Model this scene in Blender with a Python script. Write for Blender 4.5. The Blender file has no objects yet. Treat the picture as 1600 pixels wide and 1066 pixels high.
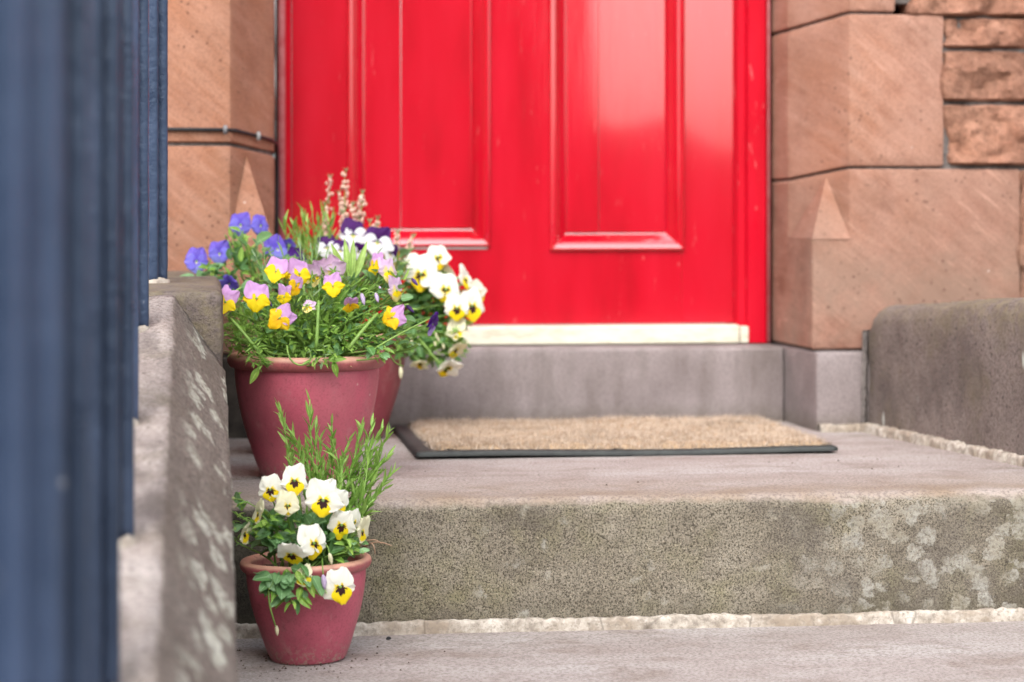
import bpy, bmesh, math, random
from mathutils import Vector, Matrix, noise
R = math.radians
C = bpy.context.scene

# ------------------------------------------------------------ camera, sky, sun
cam_d = bpy.data.cameras.new('camera')
cam = bpy.data.objects.new('camera', cam_d)
C.collection.objects.link(cam)
cam.location = (0, 0, .379)
cam.rotation_euler = (R(90), 0, R(-7.3307))
cam_d.lens = 85
cam_d.sensor_width = 36
cam_d.shift_y = -.1381
cam_d.clip_start = .02
cam_d.clip_end = 3000
cam_d.dof.use_dof = True
cam_d.dof.focus_distance = 3.02
cam_d.dof.aperture_fstop = 4.6
C.camera = cam

SUN_EL, SUN_AZ = 44, 197          # azimuth clockwise from +Y: the sun stands behind the camera
world = bpy.data.worlds.new('World')
C.world = world
world.use_nodes = True
wn = world.node_tree
wn.nodes.clear()
sky = wn.nodes.new('ShaderNodeTexSky')
sky.sky_type = 'NISHITA'
sky.sun_disc = False
sky.sun_elevation = R(SUN_EL)
sky.sun_rotation = R(SUN_AZ)
sky.dust_density = 4.0
hsv = wn.nodes.new('ShaderNodeHueSaturation')
hsv.inputs['Saturation'].default_value = .40
bg = wn.nodes.new('ShaderNodeBackground')
bg.inputs['Strength'].default_value = .15
wo = wn.nodes.new('ShaderNodeOutputWorld')
wn.links.new(sky.outputs[0], hsv.inputs['Color'])
wn.links.new(hsv.outputs[0], bg.inputs['Color'])
wn.links.new(bg.outputs[0], wo.inputs['Surface'])

sun_d = bpy.data.lights.new('sun', 'SUN')
sun_d.energy = 1.0
sun_d.angle = R(80)
sun_d.color = (1, .985, .97)
sun = bpy.data.objects.new('sun', sun_d)
C.collection.objects.link(sun)
sd = Vector((math.sin(R(SUN_AZ)) * math.cos(R(SUN_EL)), math.cos(R(SUN_AZ)) * math.cos(R(SUN_EL)), math.sin(R(SUN_EL))))
sun.rotation_euler = sd.to_track_quat('Z', 'Y').to_euler()
sun.location = sd * 20

C.view_settings.view_transform = 'Standard'
C.view_settings.look = 'None'
C.view_settings.exposure = 1.3
C.view_settings.gamma = 1
C.view_settings.use_curve_mapping = False
C.render.engine = 'CYCLES'
C.cycles.use_denoising = True
C.cycles.max_bounces = 8
C.cycles.transmission_bounces = 4

# ------------------------------------------------------------ materials
class Mat:
    """a small node-building helper"""
    def __init__(s, name):
        s.m = bpy.data.materials.new(name)
        s.m.use_nodes = True
        s.t = s.m.node_tree
        s.b = s.t.nodes['Principled BSDF']
        s.out = s.t.nodes['Material Output']
        s.geo = s.t.nodes.new('ShaderNodeNewGeometry').outputs['Position']
        s.oi = None
    def new(s, k): return s.t.nodes.new(k)
    def put(s, sock, v):
        if isinstance(v, bpy.types.NodeSocket): s.t.links.new(v, sock)
        elif isinstance(v, (tuple, list)): sock.default_value = tuple(v) + ((1,) if len(v) == 3 and sock.type == 'RGBA' else ())
        else: sock.default_value = v
    def map(s, vec=None, scale=(1, 1, 1), rot=(0, 0, 0), loc=(0, 0, 0)):
        n = s.new('ShaderNodeMapping')
        s.put(n.inputs['Vector'], vec or s.geo)
        n.inputs['Scale'].default_value = scale
        n.inputs['Rotation'].default_value = [R(a) for a in rot]
        n.inputs['Location'].default_value = loc
        return n.outputs[0]
    def noise(s, scale, detail=4, rough=.55, vec=None, dist=0):
        n = s.new('ShaderNodeTexNoise')
        s.put(n.inputs['Vector'], vec or s.geo)
        n.inputs['Scale'].default_value = scale
        n.inputs['Detail'].default_value = detail
        n.inputs['Roughness'].default_value = rough
        n.inputs['Distortion'].default_value = dist
        return n.outputs['Fac']
    def voro(s, scale, vec=None, rnd=1, feature='F1', out='Distance'):
        n = s.new('ShaderNodeTexVoronoi')
        n.feature = feature
        s.put(n.inputs['Vector'], vec or s.geo)
        n.inputs['Scale'].default_value = scale
        n.inputs['Randomness'].default_value = rnd
        return n.outputs[out]
    def ramp(s, f, stops, mode='LINEAR'):
        n = s.new('ShaderNodeValToRGB')
        s.put(n.inputs[0], f)
        n.color_ramp.interpolation = mode
        e = n.color_ramp.elements
        while len(e) < len(stops): e.new(.5)
        for el, (p, c) in zip(e, stops):
            el.position = p
            el.color = (c, c, c, 1) if not isinstance(c, (tuple, list)) else tuple(c) + (1,)
        return n.outputs[0]
    def mix(s, f, a, b, mode='MIX'):
        n = s.new('ShaderNodeMix')
        n.data_type = 'RGBA'
        n.blend_type = mode
        s.put(n.inputs[0], f); s.put(n.inputs[6], a); s.put(n.inputs[7], b)
        return n.outputs[2]
    def math(s, op, a, b=0.0, clamp=False):
        n = s.new('ShaderNodeMath')
        n.operation = op
        n.use_clamp = clamp
        s.put(n.inputs[0], a); s.put(n.inputs[1], b)
        return n.outputs[0]
    def sep(s, v):
        n = s.new('ShaderNodeSeparateXYZ')
        s.put(n.inputs[0], v)
        return n.outputs
    def rand(s):
        if s.oi is None: s.oi = s.new('ShaderNodeObjectInfo').outputs['Random']
        return s.oi
    def bump(s, h, strength=.5, dist=.002, normal=None):
        n = s.new('ShaderNodeBump')
        n.inputs['Strength'].default_value = strength
        n.inputs['Distance'].default_value = dist
        s.put(n.inputs['Height'], h)
        if normal: s.put(n.inputs['Normal'], normal)
        return n.outputs[0]
    def done(s, col, rough=.8, normal=None, spec=.5, **kw):
        s.put(s.b.inputs['Base Color'], col)
        s.put(s.b.inputs['Roughness'], rough)
        s.put(s.b.inputs['Specular IOR Level'], spec)
        if normal: s.put(s.b.inputs['Normal'], normal)
        for k, v in kw.items(): s.put(s.b.inputs[k.replace('_', ' ')], v)
        return s.m

def leafy(m, col, rough, normal=None, trans=.35, spec=.4, tint=1.0):
    """adds translucency (petals, leaves)"""
    m.done(col, rough, normal, spec)
    tr = m.new('ShaderNodeBsdfTranslucent')
    m.put(tr.inputs[0], col)
    mx = m.new('ShaderNodeMixShader')
    mx.inputs[0].default_value = trans
    m.t.links.new(m.b.outputs[0], mx.inputs[1])
    m.t.links.new(tr.outputs[0], mx.inputs[2])
    m.t.links.new(mx.outputs[0], m.out.inputs['Surface'])
    return m.m

def sandstone(name, c1, c2, c3, tool=0.35, rocky=False):
    m = Mat(name)
    n1 = m.noise(3.2, 5, .6, m.map(loc=(3, 1, 2)))
    col = m.ramp(n1, [(.3, c1), (.52, c2), (.75, c3)])
    mot = m.noise(9, 6, .68, m.map(loc=(1, 7, 3)))
    col = m.mix(m.ramp(mot, [(.34, .75), (.52, 0)]), col, tuple(a * b for a, b in zip(c1, (.78, .68, .62))))
    col = m.mix(m.ramp(m.noise(2.2, 4, .6, m.map(scale=(1, 1, .7), loc=(8, 1, 4))), [(.48, 0), (.66, .6)]), col, tuple(a * b for a, b in zip(c2, (1.05, .86, .66))))
    band = m.noise(7, 6, .65, m.map(m.map(rot=(0, -40, 0)), scale=(.8, 1, 7)))            # bedding and tooling on the slant
    col = m.mix(m.ramp(band, [(.42, 0), (.70, .38)]), col, tuple(min(1, x * 1.25 + .02) for x in c3))
    tone = m.ramp(m.rand(), [(0, .86), (1, 1.1)])
    col = m.mix(1, col, tone, 'MULTIPLY')
    gr = m.noise(420, 3, .7)
    col = m.mix(m.ramp(gr, [(.38, .5), (.56, 0)]), col, tuple(x * .5 for x in c1))
    # grey-brown staining low on the wall and in patches
    z = m.sep(m.geo)[2]
    st = m.math('MULTIPLY', m.ramp(m.noise(6, 5, .65), [(.38, 0), (.62, 1)]), m.ramp(z, [(.14, .75), (.42, .12)]))
    col = m.mix(st, col, (.20, .145, .11))
    ptv = m.voro(70, m.map(loc=(2, 2, 2)))
    col = m.mix(m.math('MULTIPLY', m.ramp(ptv, [(.10, .8), (.2, 0)]), m.ramp(m.noise(12, 3), [(.5, 0), (.6, 1)])), col, tuple(x * .35 for x in c1))
    sc = m.noise(20, 4, .7, m.map(m.map(rot=(0, -40, 0)), scale=(.5, 1, 5)))
    col = m.mix(m.ramp(sc, [(.60, 0), (.72, .45)]), col, tuple(min(1, x * 1.35) for x in c3))
    # a few pale specks (droppings, paint drips)
    sp = m.voro(16, m.map(scale=(1, 1, .8)))
    spk = m.math('MULTIPLY', m.ramp(m.math('ADD', sp, m.math('MULTIPLY', m.noise(120, 2), .05)), [(.042, .8), (.052, 0)]), m.ramp(m.noise(5, 2), [(.5, 0), (.56, 1)]))
    col = m.mix(spk, col, (.8, .76, .7))
    if rocky:
        pit = m.noise(60, 6, .7)
        col = m.mix(m.ramp(pit, [(.35, .6), (.55, 0)]), col, tuple(x * .4 for x in c1))
        nb = m.bump(pit, .9, .006)
    else:
        nb = m.bump(band, tool, .002)
    nb = m.bump(gr, .35, .0009, nb)
    return m.done(col, .88, nb, .25)

M = {}
M['stone_left'] = sandstone('sandstone_orange', (.24, .11, .072), (.33, .165, .108), (.39, .215, .155), .25)
M['stone_right'] = sandstone('sandstone_pink', (.25, .125, .088), (.34, .18, .13), (.39, .23, .175), .4)
M['stone_rough'] = sandstone('sandstone_rock_faced', (.24, .105, .065), (.34, .165, .108), (.42, .235, .165), .3, True)

def mortar_mat():
    m = Mat('mortar')
    n = m.noise(90, 5, .7)
    col = m.mix(m.ramp(n, [(.35, 0), (.7, 1)]), (.085, .075, .07), (.20, .175, .165))
    return m.done(col, .95, m.bump(n, .6, .002), .2)
M['mortar'] = mortar_mat()

def white_mortar_mat():
    m = Mat('lime_mortar')
    n = m.noise(45, 6, .7)
    col = m.ramp(n, [(.3, (.18, .15, .125)), (.46, (.38, .34, .29)), (.66, (.58, .535, .475))])
    br = m.ramp(m.noise(13, 5, .7, m.map(scale=(.6, 1, 1))), [(.46, 0), (.58, .9)])
    col = m.mix(br, col, (.27, .22, .17))
    ck = m.voro(6, m.map(scale=(1, 1, .6)), 1, 'DISTANCE_TO_EDGE')
    col = m.mix(m.ramp(ck, [(.002, .6), (.010, 0)]), col, (.12, .10, .08))
    col = m.mix(m.ramp(m.noise(150, 4, .75), [(.36, .7), (.5, 0)]), col, (.20, .17, .14))
    return m.done(col, .95, m.bump(n, .7, .003), .2)
M['lime'] = white_mortar_mat()

def step_mat():
    """worn purple-brown step stone: treads cleaner, risers grey-green with lichen"""
    m = Mat('step_stone')
    geo = m.t.nodes.new('ShaderNodeNewGeometry')
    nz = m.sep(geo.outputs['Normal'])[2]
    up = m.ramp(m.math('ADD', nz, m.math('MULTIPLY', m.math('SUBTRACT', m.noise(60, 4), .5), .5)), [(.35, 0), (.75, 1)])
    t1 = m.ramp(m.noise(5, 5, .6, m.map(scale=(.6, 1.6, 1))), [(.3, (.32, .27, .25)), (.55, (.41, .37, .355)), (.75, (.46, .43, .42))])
    t1 = m.mix(m.ramp(m.noise(16, 6, .7, m.map(scale=(.7, 1, 1))), [(.50, 0), (.66, .55)]), t1, (.22, .17, .14))
    t1 = m.mix(m.ramp(m.noise(30, 5, .7, m.map(loc=(4, 1, 1))), [(.60, 0), (.72, .5)]), t1, (.47, .44, .42))
    y = m.sep(m.geo)[1]
    nose = m.math('MULTIPLY', m.ramp(m.math('MULTIPLY', m.math('SUBTRACT', y, 3.02), 1.0), [(.020, 0), (.024, 1), (.26, 0)]), m.ramp(m.noise(14, 4), [(.3, .3), (.65, 1)]))
    t1 = m.mix(m.math('MULTIPLY', nose, .75), t1, (.27, .195, .125))
    t1 = m.mix(m.ramp(m.noise(240, 3, .7), [(.38, .6), (.54, 0)]), t1, (.13, .105, .09))
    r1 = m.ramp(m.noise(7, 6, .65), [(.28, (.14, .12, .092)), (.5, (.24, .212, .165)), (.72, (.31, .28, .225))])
    r1 = m.mix(m.ramp(m.noise(11, 4, .6, m.map(loc=(7, 2, 5))), [(.46, 0), (.64, .7)]), r1, (.20, .185, .10))     # algae green
    gr = m.noise(430, 4, .8)
    r1 = m.mix(m.ramp(gr, [(.42, .95), (.53, 0)]), r1, (.04, .033, .024))
    r1 = m.mix(m.ramp(m.noise(380, 3, .8, m.map(loc=(4, 4, 4))), [(.56, 0), (.66, .75)]), r1, (.42, .36, .27))
    dirt = m.ramp(m.noise(4.5, 5, .6, m.map(loc=(1.35, 0, .3))), [(.5, 0), (.66, .6)])
    r1 = m.mix(dirt, r1, (.085, .072, .064))
    gap_shade = m.math('MULTIPLY', m.ramp(m.math('ADD', m.sep(m.geo)[0], m.math('MULTIPLY', m.noise(16, 4), .12)), [(.11, 1), (.20, 0)]), .85)  # dark gap beside the cheek wall painted on the riser: shade and moss
    r1 = m.mix(gap_shade, r1, (.022, .02, .016))
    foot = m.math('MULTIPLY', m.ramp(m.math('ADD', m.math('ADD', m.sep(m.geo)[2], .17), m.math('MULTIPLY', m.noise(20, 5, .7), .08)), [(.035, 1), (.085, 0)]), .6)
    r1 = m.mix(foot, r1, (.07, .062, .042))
    # lichen rosettes: crowded towards the right, scattered elsewhere
    wob = m.new('ShaderNodeVectorMath'); wob.operation = 'ADD'
    nn = m.new('ShaderNodeTexNoise'); nn.inputs['Scale'].default_value = 55
    m.put(nn.inputs['Vector'], m.geo)
    nn.inputs['Detail'].default_value = 5; nn.inputs['Roughness'].default_value = .7
    sc = m.new('ShaderNodeVectorMath'); sc.operation = 'SCALE'; sc.inputs['Scale'].default_value = .04
    m.put(sc.inputs[0], nn.outputs['Color'])
    m.put(wob.inputs[0], m.geo); m.put(wob.inputs[1], sc.outputs[0])
    x = m.sep(m.geo)[0]
    dens = m.math('MULTIPLY', m.ramp(x, [(.72, 0), (.86, 1)]), m.ramp(m.noise(9, 3), [(.36, 0), (.5, 1)]))
    la = m.math('MULTIPLY', m.ramp(m.voro(36, wob.outputs[0]), [(.40, 1), (.50, 0)]), dens)
    lb = m.math('MULTIPLY', m.ramp(m.voro(30, m.map(wob.outputs[0], loc=(.4, .2, .7))), [(.12, 1), (.26, 0)]), m.ramp(m.noise(5.5, 2, .5, m.map(loc=(2, 0, 1))), [(.47, 0), (.54, 1)]))
    lic = m.math('MAXIMUM', la, m.math('MULTIPLY', lb, .9))
    lic = m.math('MULTIPLY', lic, m.ramp(m.noise(170, 5, .8), [(.40, .1), (.56, .8)]))
    lcol = m.ramp(m.noise(30, 3), [(.35, (.29, .265, .205)), (.65, (.36, .355, .32))])
    r1 = m.mix(lic, r1, lcol)
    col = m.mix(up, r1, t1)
    hb = m.math('ADD', m.math('MULTIPLY', gr, .6), m.noise(90, 4, .7))
    nb = m.bump(hb, .8, .003)
    return m.done(col, .9, nb, .22)
M['step'] = step_mat()

def threshold_mat():
    m = Mat('threshold_stone')
    n = m.noise(5, 6, .6)
    col = m.ramp(n, [(.3, (.175, .145, .142)), (.5, (.25, .213, .21)), (.72, (.30, .262, .258))])
    v = m.noise(9, 4, .6, m.map(scale=(2.2, 1, .5)))
    col = m.mix(m.ramp(v, [(.48, 0), (.70, .6)]), col, (.12, .098, .088))
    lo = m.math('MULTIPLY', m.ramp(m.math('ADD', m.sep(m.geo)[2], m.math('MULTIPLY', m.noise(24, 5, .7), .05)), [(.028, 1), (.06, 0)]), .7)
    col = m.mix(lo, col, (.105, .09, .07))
    gr = m.noise(250, 3, .7)
    col = m.mix(m.ramp(gr, [(.35, .4), (.55, 0)]), col, (.1, .08, .08))
    return m.done(col, .85, m.bump(m.math('ADD', gr, m.noise(40, 4)), .4, .002), .25)
M['threshold'] = threshold_mat()

def cheek_mat(name, base, dark, light, lich):
    m = Mat(name)
    n = m.noise(6, 6, .65)
    col = m.ramp(n, [(.3, dark), (.5, base), (.74, light)])
    gr = m.noise(230, 4, .75)
    col = m.mix(m.ramp(gr, [(.38, .6), (.55, 0)]), col, tuple(x * .35 for x in dark))
    alg = m.ramp(m.noise(10, 5, .65, m.map(loc=(5, 3, 1))), [(.5, 0), (.68, .6)])
    col = m.mix(alg, col, (.15, .125, .08))
    st = m.ramp(m.noise(14, 5, .6, m.map(scale=(1, .4, .4))), [(.52, 0), (.62, .55)])
    col = m.mix(st, col, (.11, .088, .082))
    if lich:
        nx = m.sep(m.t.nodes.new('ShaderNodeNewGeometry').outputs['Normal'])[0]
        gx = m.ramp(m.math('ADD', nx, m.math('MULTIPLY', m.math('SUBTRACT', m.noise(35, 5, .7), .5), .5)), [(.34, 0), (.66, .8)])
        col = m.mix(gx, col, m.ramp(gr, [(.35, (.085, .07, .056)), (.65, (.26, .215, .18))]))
        x, y, z = m.sep(m.geo)
        nv = m.new('ShaderNodeTexNoise'); nv.inputs['Scale'].default_value = 34; nv.inputs['Detail'].default_value = 3
        m.put(nv.inputs['Vector'], m.geo)
        ad = m.new('ShaderNodeVectorMath'); ad.operation = 'MULTIPLY_ADD'
        m.put(ad.inputs[0], nv.outputs['Color']); ad.inputs[1].default_value = (.028, .05, .05); nv.inputs['Roughness'].default_value = .7; m.put(ad.inputs[2], m.geo)
        warp = m.map(ad.outputs[0], scale=(1.0, .36, .42))
        v = m.voro(50, warp)
        patch = m.math('MULTIPLY', m.ramp(v, [(.42, 1), (.48, 0)]), m.ramp(m.noise(9, 4, .6, m.map(scale=(1.6, .7, .7), loc=(0, 3.3, 1))), [(.41, 0), (.47, 1)]))
        patch = m.math('MULTIPLY', patch, m.ramp(m.math('ADD', x, .5), [(.478, 0), (.496, 1)]))
        patch = m.math('MULTIPLY', patch, m.ramp(m.noise(160, 4, .7), [(.40, .05), (.54, .95)]))
        col = m.mix(patch, col, m.ramp(m.noise(40, 3), [(.3, (.50, .50, .40)), (.7, (.66, .66, .57))]))
    else:
        v = m.voro(20, m.map(scale=(1.2, 1.2, .42)))
        dr = m.math('MULTIPLY', m.ramp(v, [(.085, 1), (.14, 0)]), m.ramp(m.noise(6, 3, .5, m.map(loc=(.2, 0, .8))), [(.44, 0), (.5, 1)]))
        col = m.mix(dr, col, (.5, .52, .48))
        mv = m.ramp(m.sep(m.geo)[2], [(.17, 0), (.225, .8)])
        col = m.mix(m.math('MULTIPLY', mv, m.ramp(m.noise(50, 4, .7), [(.4, 0), (.6, 1)])), col, (.24, .20, .13))
    pt = m.ramp(m.voro(75, m.map(loc=(1, 4, 2))), [(.1, .9), (.22, 0)])
    col = m.mix(m.math('MULTIPLY', pt, m.ramp(m.noise(15, 3), [(.46, 0), (.56, 1)])), col, tuple(x * .4 for x in dark))
    nb = m.bump(m.math('ADD', gr, m.math('MULTIPLY', m.noise(45, 6, .75), 1.8)), .9, .004)
    return m.done(col, .9, nb, .2)
M['cheek_l'] = cheek_mat('cheek_stone_pale', (.50, .43, .395), (.33, .275, .25), (.58, .52, .49), True)
M['cheek_r'] = cheek_mat('cheek_stone_dark', (.22, .178, .16), (.15, .12, .108), (.29, .24, .215), False)

def red_paint(name, rough, worn, spec, coat):
    m = Mat(name)
    n = m.noise(6, 4, .5, m.map(scale=(3, 3, .6)))
    col = m.ramp(n, [(.25, (.36, .003, .011)), (.5, (.46, .0035, .016)), (.75, (.50, .006, .022))])
    wx = m.noise(70, 5, .7, m.map(scale=(1, 1, .22)))
    col = m.mix(m.ramp(wx, [(.64, 0), (.76, worn)]), col, (.62, .22, .22))
    spk = m.voro(22, m.map(scale=(1, 1, .5)))
    col = m.mix(m.math('MULTIPLY', m.ramp(spk, [(.03, 1), (.06, 0)]), m.ramp(m.noise(4, 2), [(.5, 0), (.58, worn)])), col, (.72, .35, .33))
    r = m.ramp(m.noise(10, 5, .65, m.map(scale=(2.4, 2.4, .5), rot=(0, 12, 0))), [(.35, rough), (.7, rough * 2.4)])
    wav = m.noise(5, 2, .4, m.map(scale=(2.2, 2.2, .7)))
    br = m.noise(60, 3, .6, m.map(scale=(3, 3, .12)))
    nb = m.bump(wav, .12, .003)
    nb = m.bump(br, .16, .0008, nb)
    return m.done(col, r, nb, spec, Coat_Weight=coat, Coat_Roughness=rough, Coat_IOR=1.9)
M['red'] = red_paint('red_gloss_paint', .04, .28, .5, 1.0)
M['red_frame'] = red_paint('red_frame_paint', .25, .9, .1, 0)

def cream_mat():
    m = Mat('cream_paint')
    n = m.noise(30, 5, .6, m.map(scale=(1, 1, 3)))
    col = m.ramp(n, [(.3, (.46, .42, .31)), (.5, (.60, .57, .46)), (.8, (.66, .64, .54))])
    return m.done(col, .45, None, .5)
M['cream'] = cream_mat()

def iron_mat():
    m = Mat('iron_railing_paint')
    n = m.noise(9, 4, .6)
    col = m.ramp(n, [(.3, (.018, .031, .064)), (.7, (.040, .062, .118))])
    col = m.mix(1, col, m.ramp(m.rand(), [(0, .6), (1, 1.35)]), 'MULTIPLY')
    ch = m.math('ADD', m.voro(44, m.map(scale=(1, 1, .55))), m.math('MULTIPLY', m.noise(130, 2), .08))
    col = m.mix(m.math('MULTIPLY', m.ramp(ch, [(.06, 1), (.12, 0)]), m.ramp(m.noise(7, 2), [(.53, 0), (.58, .9)])), col, (.45, .45, .46))
    b = m.noise(55, 5, .65)
    return m.done(col, m.ramp(n, [(.3, .26), (.7, .42)]), m.bump(b, .6, .003), .75, Specular_Tint=(.72, .84, 1, 1))
M['iron'] = iron_mat()

def pot_mat(name, c, rim=False):
    m = Mat(name)
    n = m.noise(9, 5, .6)
    d = tuple(x * .72 for x in c)
    col = m.ramp(n, [(.3, d), (.55, c), (.8, tuple(x * 1.15 for x in c))])
    col = m.mix(m.ramp(m.noise(330, 3, .7), [(.36, .4), (.5, 0)]), col, tuple(x * .45 for x in c))
    if rim:
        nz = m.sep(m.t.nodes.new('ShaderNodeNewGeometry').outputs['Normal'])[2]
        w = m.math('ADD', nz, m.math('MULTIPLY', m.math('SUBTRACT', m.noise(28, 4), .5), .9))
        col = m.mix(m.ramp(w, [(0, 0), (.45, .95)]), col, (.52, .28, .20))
    else:
        v = m.voro(46)
        col = m.mix(m.math('MULTIPLY', m.ramp(v, [(.05, .9), (.1, 0)]), m.ramp(m.noise(11, 2), [(.52, 0), (.6, 1)])), col, (.55, .40, .36))
        st = m.ramp(m.noise(12, 4, .6, m.map(scale=(1.5, 1.5, .3))), [(.5, 0), (.75, .3)])
        col = m.mix(st, col, (.34, .15, .15))
        lo = m.noise(200, 3, .7)
        ob = m.new('ShaderNodeTexCoord').outputs['Object']
        low = m.math('MULTIPLY', m.ramp(m.sep(ob)[2], [(.0, 1), (.03, 0)]), m.ramp(lo, [(.48, 0), (.62, 1)]))
        col = m.mix(low, col, (.30, .22, .17))
    sc = m.noise(26, 6, .7, m.map(scale=(1, 1, .6), loc=(3, 1, 0)))
    col = m.mix(m.ramp(sc, [(.58, 0), (.72, .4)]), col, (.44, .25, .24))
    col = m.mix(m.ramp(m.noise(70, 4, .7, m.map(loc=(1, 5, 2))), [(.60, 0), (.70, .55)]), col, (.15, .035, .045))
    return m.done(col, m.ramp(n, [(.3, .34), (.7, .55)]), m.bump(m.noise(120, 5, .65), .3, .0016), .5)
M['pot'] = pot_mat('terracotta_painted_plum', (.42, .082, .122))
M['pot_shaded'] = pot_mat('terracotta_plum_shaded', (.26, .045, .066))  # darker copy of the pot paint, with the back pot's shade in its colour
M['pot_rim'] = pot_mat('terracotta_rim', (.33, .085, .09), True)

def plain(name, c1, c2, sc, rough=.9, bs=.6, bd=.003, spec=.3):
    m = Mat(name)
    n = m.noise(sc, 5, .65)
    return m.done(m.ramp(n, [(.32, c1), (.68, c2)]), rough, m.bump(n, bs, bd), spec)
M['gap_shade'] = plain('shaded_base_stone', (.02, .017, .014), (.075, .062, .052), 26)  # shade of the deep left corner put into the base stone colour
M['soil'] = plain('soil', (.025, .016, .010), (.12, .075, .05), 150)
M['rubber'] = plain('black_rubber', (.016, .019, .019), (.04, .045, .043), 60, .6, .3, .001, .4)
M['coir'] = plain('coir_base', (.26, .18, .11), (.42, .31, .20), 120)
M['cable'] = plain('black_cable', (.012, .012, .014), (.022, .022, .025), 90, .5, .1)
M['clip'] = plain('cable_clip', (.10, .10, .11), (.3, .3, .3), 90, .5, .1)
M['ground'] = plain('paving', (.10, .09, .08), (.2, .18, .16), 14)
M['twig'] = plain('dry_root', (.26, .15, .095), (.42, .28, .19), 120)
M['lead'] = plain('lead_caulking', (.22, .18, .15), (.50, .45, .38), 70)

def coir_fibre_mat():
    m = Mat('coir_fibre')
    col = m.ramp(m.noise(260, 3, .7), [(.3, (.34, .255, .185)), (.5, (.58, .475, .38)), (.72, (.68, .59, .50))])
    col = m.mix(m.ramp(m.noise(75, 4, .7, m.map(scale=(.7, 1.6, 1))), [(.38, .9), (.50, 0)]), col, (.20, .125, .07))
    w = m.ramp(m.noise(9, 4, .65, m.map(scale=(.6, 2.6, 1))), [(.36, .6), (.50, 1.0)])
    col = m.mix(1, col, w, 'MULTIPLY')
    return m.done(col, .9, None, .15)
M['fibre'] = coir_fibre_mat()

def leaf_mat(name, c1, c2, rough=.42, trans=.4):
    m = Mat(name)
    col = m.ramp(m.rand(), [(0, c1), (1, c2)])
    uv = m.new('ShaderNodeTexCoord').outputs['UV']
    u = m.sep(uv)[0]
    mid = m.ramp(m.math('ABSOLUTE', m.math('SUBTRACT', u, .5)), [(.02, .5), (.07, 0)])
    col = m.mix(mid, col, tuple(min(1, x * 1.7 + .03) for x in c2))
    col = m.mix(m.ramp(m.noise(130, 3), [(.35, .35), (.6, 0)]), col, tuple(x * .55 for x in c1))
    return leafy(m, col, rough, m.bump(m.noise(240, 3), .2, .0006), trans)
M['leaf'] = leaf_mat('leaf_blue_green', (.115, .27, .075), (.27, .47, .23))
M['leaf_bright'] = leaf_mat('leaf_fresh_green', (.20, .41, .06), (.43, .64, .14))
M['leaf_lance'] = leaf_mat('leaf_lance_green', (.17, .34, .05), (.38, .58, .15))
M['leaf_grey'] = leaf_mat('leaf_grey_green', (.17, .29, .13), (.33, .45, .25))
M['leaf_dry'] = leaf_mat('leaf_dry', (.32, .19, .11), (.45, .30, .17), .8, .15)
M['stem'] = leaf_mat('stem_green', (.15, .29, .05), (.25, .40, .09), .5, .12)
M['bud_green'] = leaf_mat('bud_green', (.25, .35, .09), (.42, .46, .2), .5, .25)
M['bud_lilac'] = leaf_mat('bud_lilac', (.4, .3, .5), (.62, .5, .68), .5, .25)
M['bud_purple'] = leaf_mat('bud_purple', (.05, .015, .12), (.09, .03, .2), .5, .2)
M['bud_cream'] = leaf_mat('bud_cream', (.62, .58, .36), (.75, .72, .5), .5, .3)
M['bell'] = leaf_mat('heather_bell', (.68, .40, .32), (.80, .58, .46), .6, .25)
M['eye'] = plain('flower_eye', (.55, .42, .03), (.75, .62, .1), 300, .6, .1)

def petal_mat(name, edge, core=None, core_at=.6, blotch=None, blotch_at=.4, rays=0, var=.08, vein=None):
    """petal pigment: edge colour, a core patch towards the throat, a dark blotch or whiskers; UV x across, y from throat to tip"""
    m = Mat(name)
    uv = m.new('ShaderNodeTexCoord').outputs['UV']
    u, v, _ = m.sep(uv)
    du = m.math('ABSOLUTE', m.math('SUBTRACT', u, .5))
    wob = m.math('MULTIPLY', m.math('SUBTRACT', m.noise(9, 3, .6, uv), .5), .28)
    e2 = tuple(max(0, x * (1 - var)) for x in edge)
    col = m.ramp(m.rand(), [(0, e2), (1, edge)])
    streak = m.noise(1, 3, .6, m.map(uv, scale=(26, 1.6, 1)))
    col = m.mix(m.ramp(streak, [(.42, .28), (.6, 0)]), col, vein or tuple(x * .72 for x in edge))
    if core:
        d = m.math('ADD', m.math('ADD', v, m.math('MULTIPLY', du, .55)), wob)
        col = m.mix(m.ramp(d, [(max(0, core_at - .09), 1), (core_at + .07, 0)]), col, core)
    if blotch:
        d = m.math('ADD', m.math('ADD', v, m.math('MULTIPLY', du, 1.05)), m.math('MULTIPLY', wob, .9))
        if rays:
            ry = m.math('MULTIPLY', m.math('SINE', m.math('MULTIPLY', u, rays)), .07)
            d = m.math('ADD', d, ry)
        col = m.mix(m.ramp(d, [(blotch_at - .035, 1), (blotch_at + .025, 0)]), col, blotch)
    return leafy(m, col, .6, m.bump(streak, .25, .0006), .3, .25)
YEL, ORG, DK = (.86, .66, .008), (.86, .44, .006), (.035, .008, .010)
WHT, CRM = (.86, .85, .78), (.82, .79, .58)
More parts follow.
